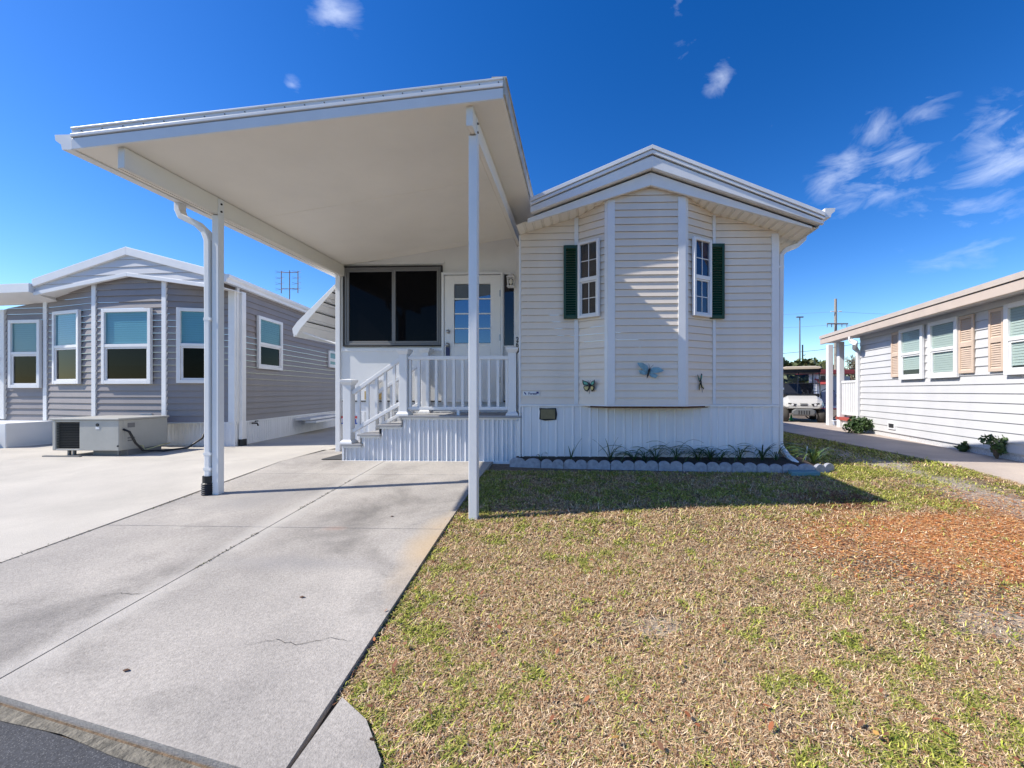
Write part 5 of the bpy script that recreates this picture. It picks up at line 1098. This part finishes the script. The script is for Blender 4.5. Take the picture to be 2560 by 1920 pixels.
# wood chips in the orange patch
Vs, Fs, Cs = [], [], []; nb_ = 0
x, y = rng.uniform(1.2, 5.05, 60000), rng.uniform(2.2, 4.7, 60000); k_ = rng.random(60000) < zone_mulch(x, y)*1.25; x, y = x[k_], y[k_]; n = len(x)
addb(*blades(x, y, .012+.034*rng.random(n)**2, .0025+.0035*rng.random(n), np.abs(rng.normal(.03, .14, n)), rng.uniform(0, .2, n), palette(n, [(.62, .25, .08), (.74, .40, .14), (.46, .16, .055), (.80, .55, .26), (.25, .10, .05), (.76, .62, .42)], [3, 2, 2, 1.6, 1, 1.2])))
x, y = rng.uniform(2.0, 3.2, 6000), rng.uniform(3.95, 4.55, 6000); k_ = rng.random(6000) < np.clip(1.1-np.hypot((x-2.65)/.55, (y-4.2)/.3), 0, 1); x, y = x[k_], y[k_]; n = len(x)
addb(*blades(x, y, .05+.06*rng.random(n), .004+.004*rng.random(n), np.abs(rng.normal(.05, .18, n)), rng.uniform(0, .2, n), palette(n, [(.22, .09, .05), (.30, .14, .07)], [1, 1])))
wc = np_mesh('wood_chips', np.concatenate(Vs), np.concatenate(Fs), np.concatenate(Cs), 'Col', attr_mat('wood_chip', .9)); tag(wc, 'orange shredded mulch spread over the right side of the lawn', 'mulch', kind='stuff')
# fallen leaves
Vs, Fs, Cs = [], [], []; nb_ = 0
x, y = sample(1500, 1.05, 3.4, 4.2); k_ = rng.random(len(x)) < np.clip(1.3-(y-1)/1.6, .05, 1)*.35; x, y = x[k_], y[k_]
n = len(x); z = -.08*(5.5-y)+.012+rng.random(n)*.02; th = rng.uniform(0, 6.28, n); L = .008+.010*rng.random(n); tl = rng.normal(0, .35, (n, 2))
P = np.c_[x, y, z]; ax = np.c_[np.cos(th), np.sin(th), tl[:, 0]]*L[:, None]; bx_ = np.c_[-np.sin(th), np.cos(th), tl[:, 1]]*L[:, None]*.5
V = np.stack([P-ax, P-ax*.3+bx_, P+ax*.5+bx_*.8, P+ax*1.1, P+ax*.5-bx_*.8, P-ax*.3-bx_], 1).reshape(-1, 3); F = np.arange(6*n).reshape(n, 6)
ll = np_mesh('leaf_litter', V, F, np.repeat(palette(n, [(.34, .12, .05), (.26, .10, .05), (.48, .27, .08), (.22, .11, .06)], [3, 2, 1, 2]), 6, 0), 'Col', attr_mat('dead_leaf', .7)); tag(ll, 'reddish dead leaves scattered over the near lawn', 'leaves', kind='stuff')
# a few dark crumbs on the drive
for i, (u, v) in enumerate(((755, 1499), (315, 1684), (980, 1295))):
    p = onG(u, v); q = MB().add([(p[0]+a_*.018, p[1]+b_*.012, p[2]+.014+c_*.006) for a_, b_, c_ in ((-1, 0, .3), (-.2, .7, .8), (.8, .5, .2), (1, -.2, .9), (.1, -.8, .3))], [(0, 1, 2, 3, 4)]); o = build('dead_leaf', q, WOOD, None, base=p)
    tag(o, ['brown dead leaf lying in the middle of the driveway', 'dark leaf crumb nearest the road on the driveway', 'dark dead leaf on the driveway beside the right post'][i], 'leaf', 'dead leaves on the driveway')

# crumbs: dirt and moss caught in the driveway joints
Vs, Fs, Cs = [], [], []; nb_ = 0
yy = rng.uniform(1.55, 5.4, 900); which = rng.random(900); kk = vnoise(yy, which*0+3, 3.1, 8)+vnoise(yy, which*0, 11, 6) > 1.12
yy, which = yy[kk], which[kk]; xx = np.where(which < .55, -2.60-.035*(yy-2), np.where(yy < 4.5, -4.07-.012*(yy-2), -4.10-.09*(yy-4.5)))+rng.normal(0, .0035, len(yy)); n = len(xx)
V, F, C = blades(xx, yy, .010+.016*rng.random(n), .002+.002*rng.random(n), np.abs(rng.normal(.1, .3, n)), rng.uniform(0, .3, n), palette(n, [(.05, .04, .025), (.10, .08, .04), (.09, .11, .03)], [3, 2, 1])); V[:, 2] += .028
addb(V, F, C)
jd = np_mesh('joint_debris', np.concatenate(Vs), np.concatenate(Fs), np.concatenate(Cs), 'Col', attr_mat('joint_dirt', .95)); tag(jd, 'dark dirt and moss caught in the driveway joints', 'debris', kind='stuff')

ck = MB()
for pts in (((965, 1336), (1010, 1322), (1048, 1312), (1080, 1296), (1120, 1290)), ((610, 1620), (690, 1606), (742, 1618), (830, 1600), (884, 1612)), ((230, 1500), (300, 1488), (345, 1492), (420, 1470))):
    q = [onG(*p_) for p_ in pts]; fine = []
    for a, b in zip(q, q[1:]):
        for k_ in range(6): t = k_/6; fine.append((a[0]+(b[0]-a[0])*t+random.uniform(-.006, .006), a[1]+(b[1]-a[1])*t+random.uniform(-.006, .006)))
    for i, (a, b) in enumerate(zip(fine, fine[1:])):
        w0, w1 = [.0005+.0011*math.sin(math.pi*j/len(fine)) for j in (i, i+1)]
        ck.quad((a[0], a[1]-w0, G(a[1])+.0155), (b[0], b[1]-w1, G(b[1])+.0155), (b[0], b[1]+w1, G(b[1])+.0155), (a[0], a[1]+w0, G(a[1])+.0155))
struct('driveway_crack', ck, mat('crack_shadow', (.09, .08, .07), .95))
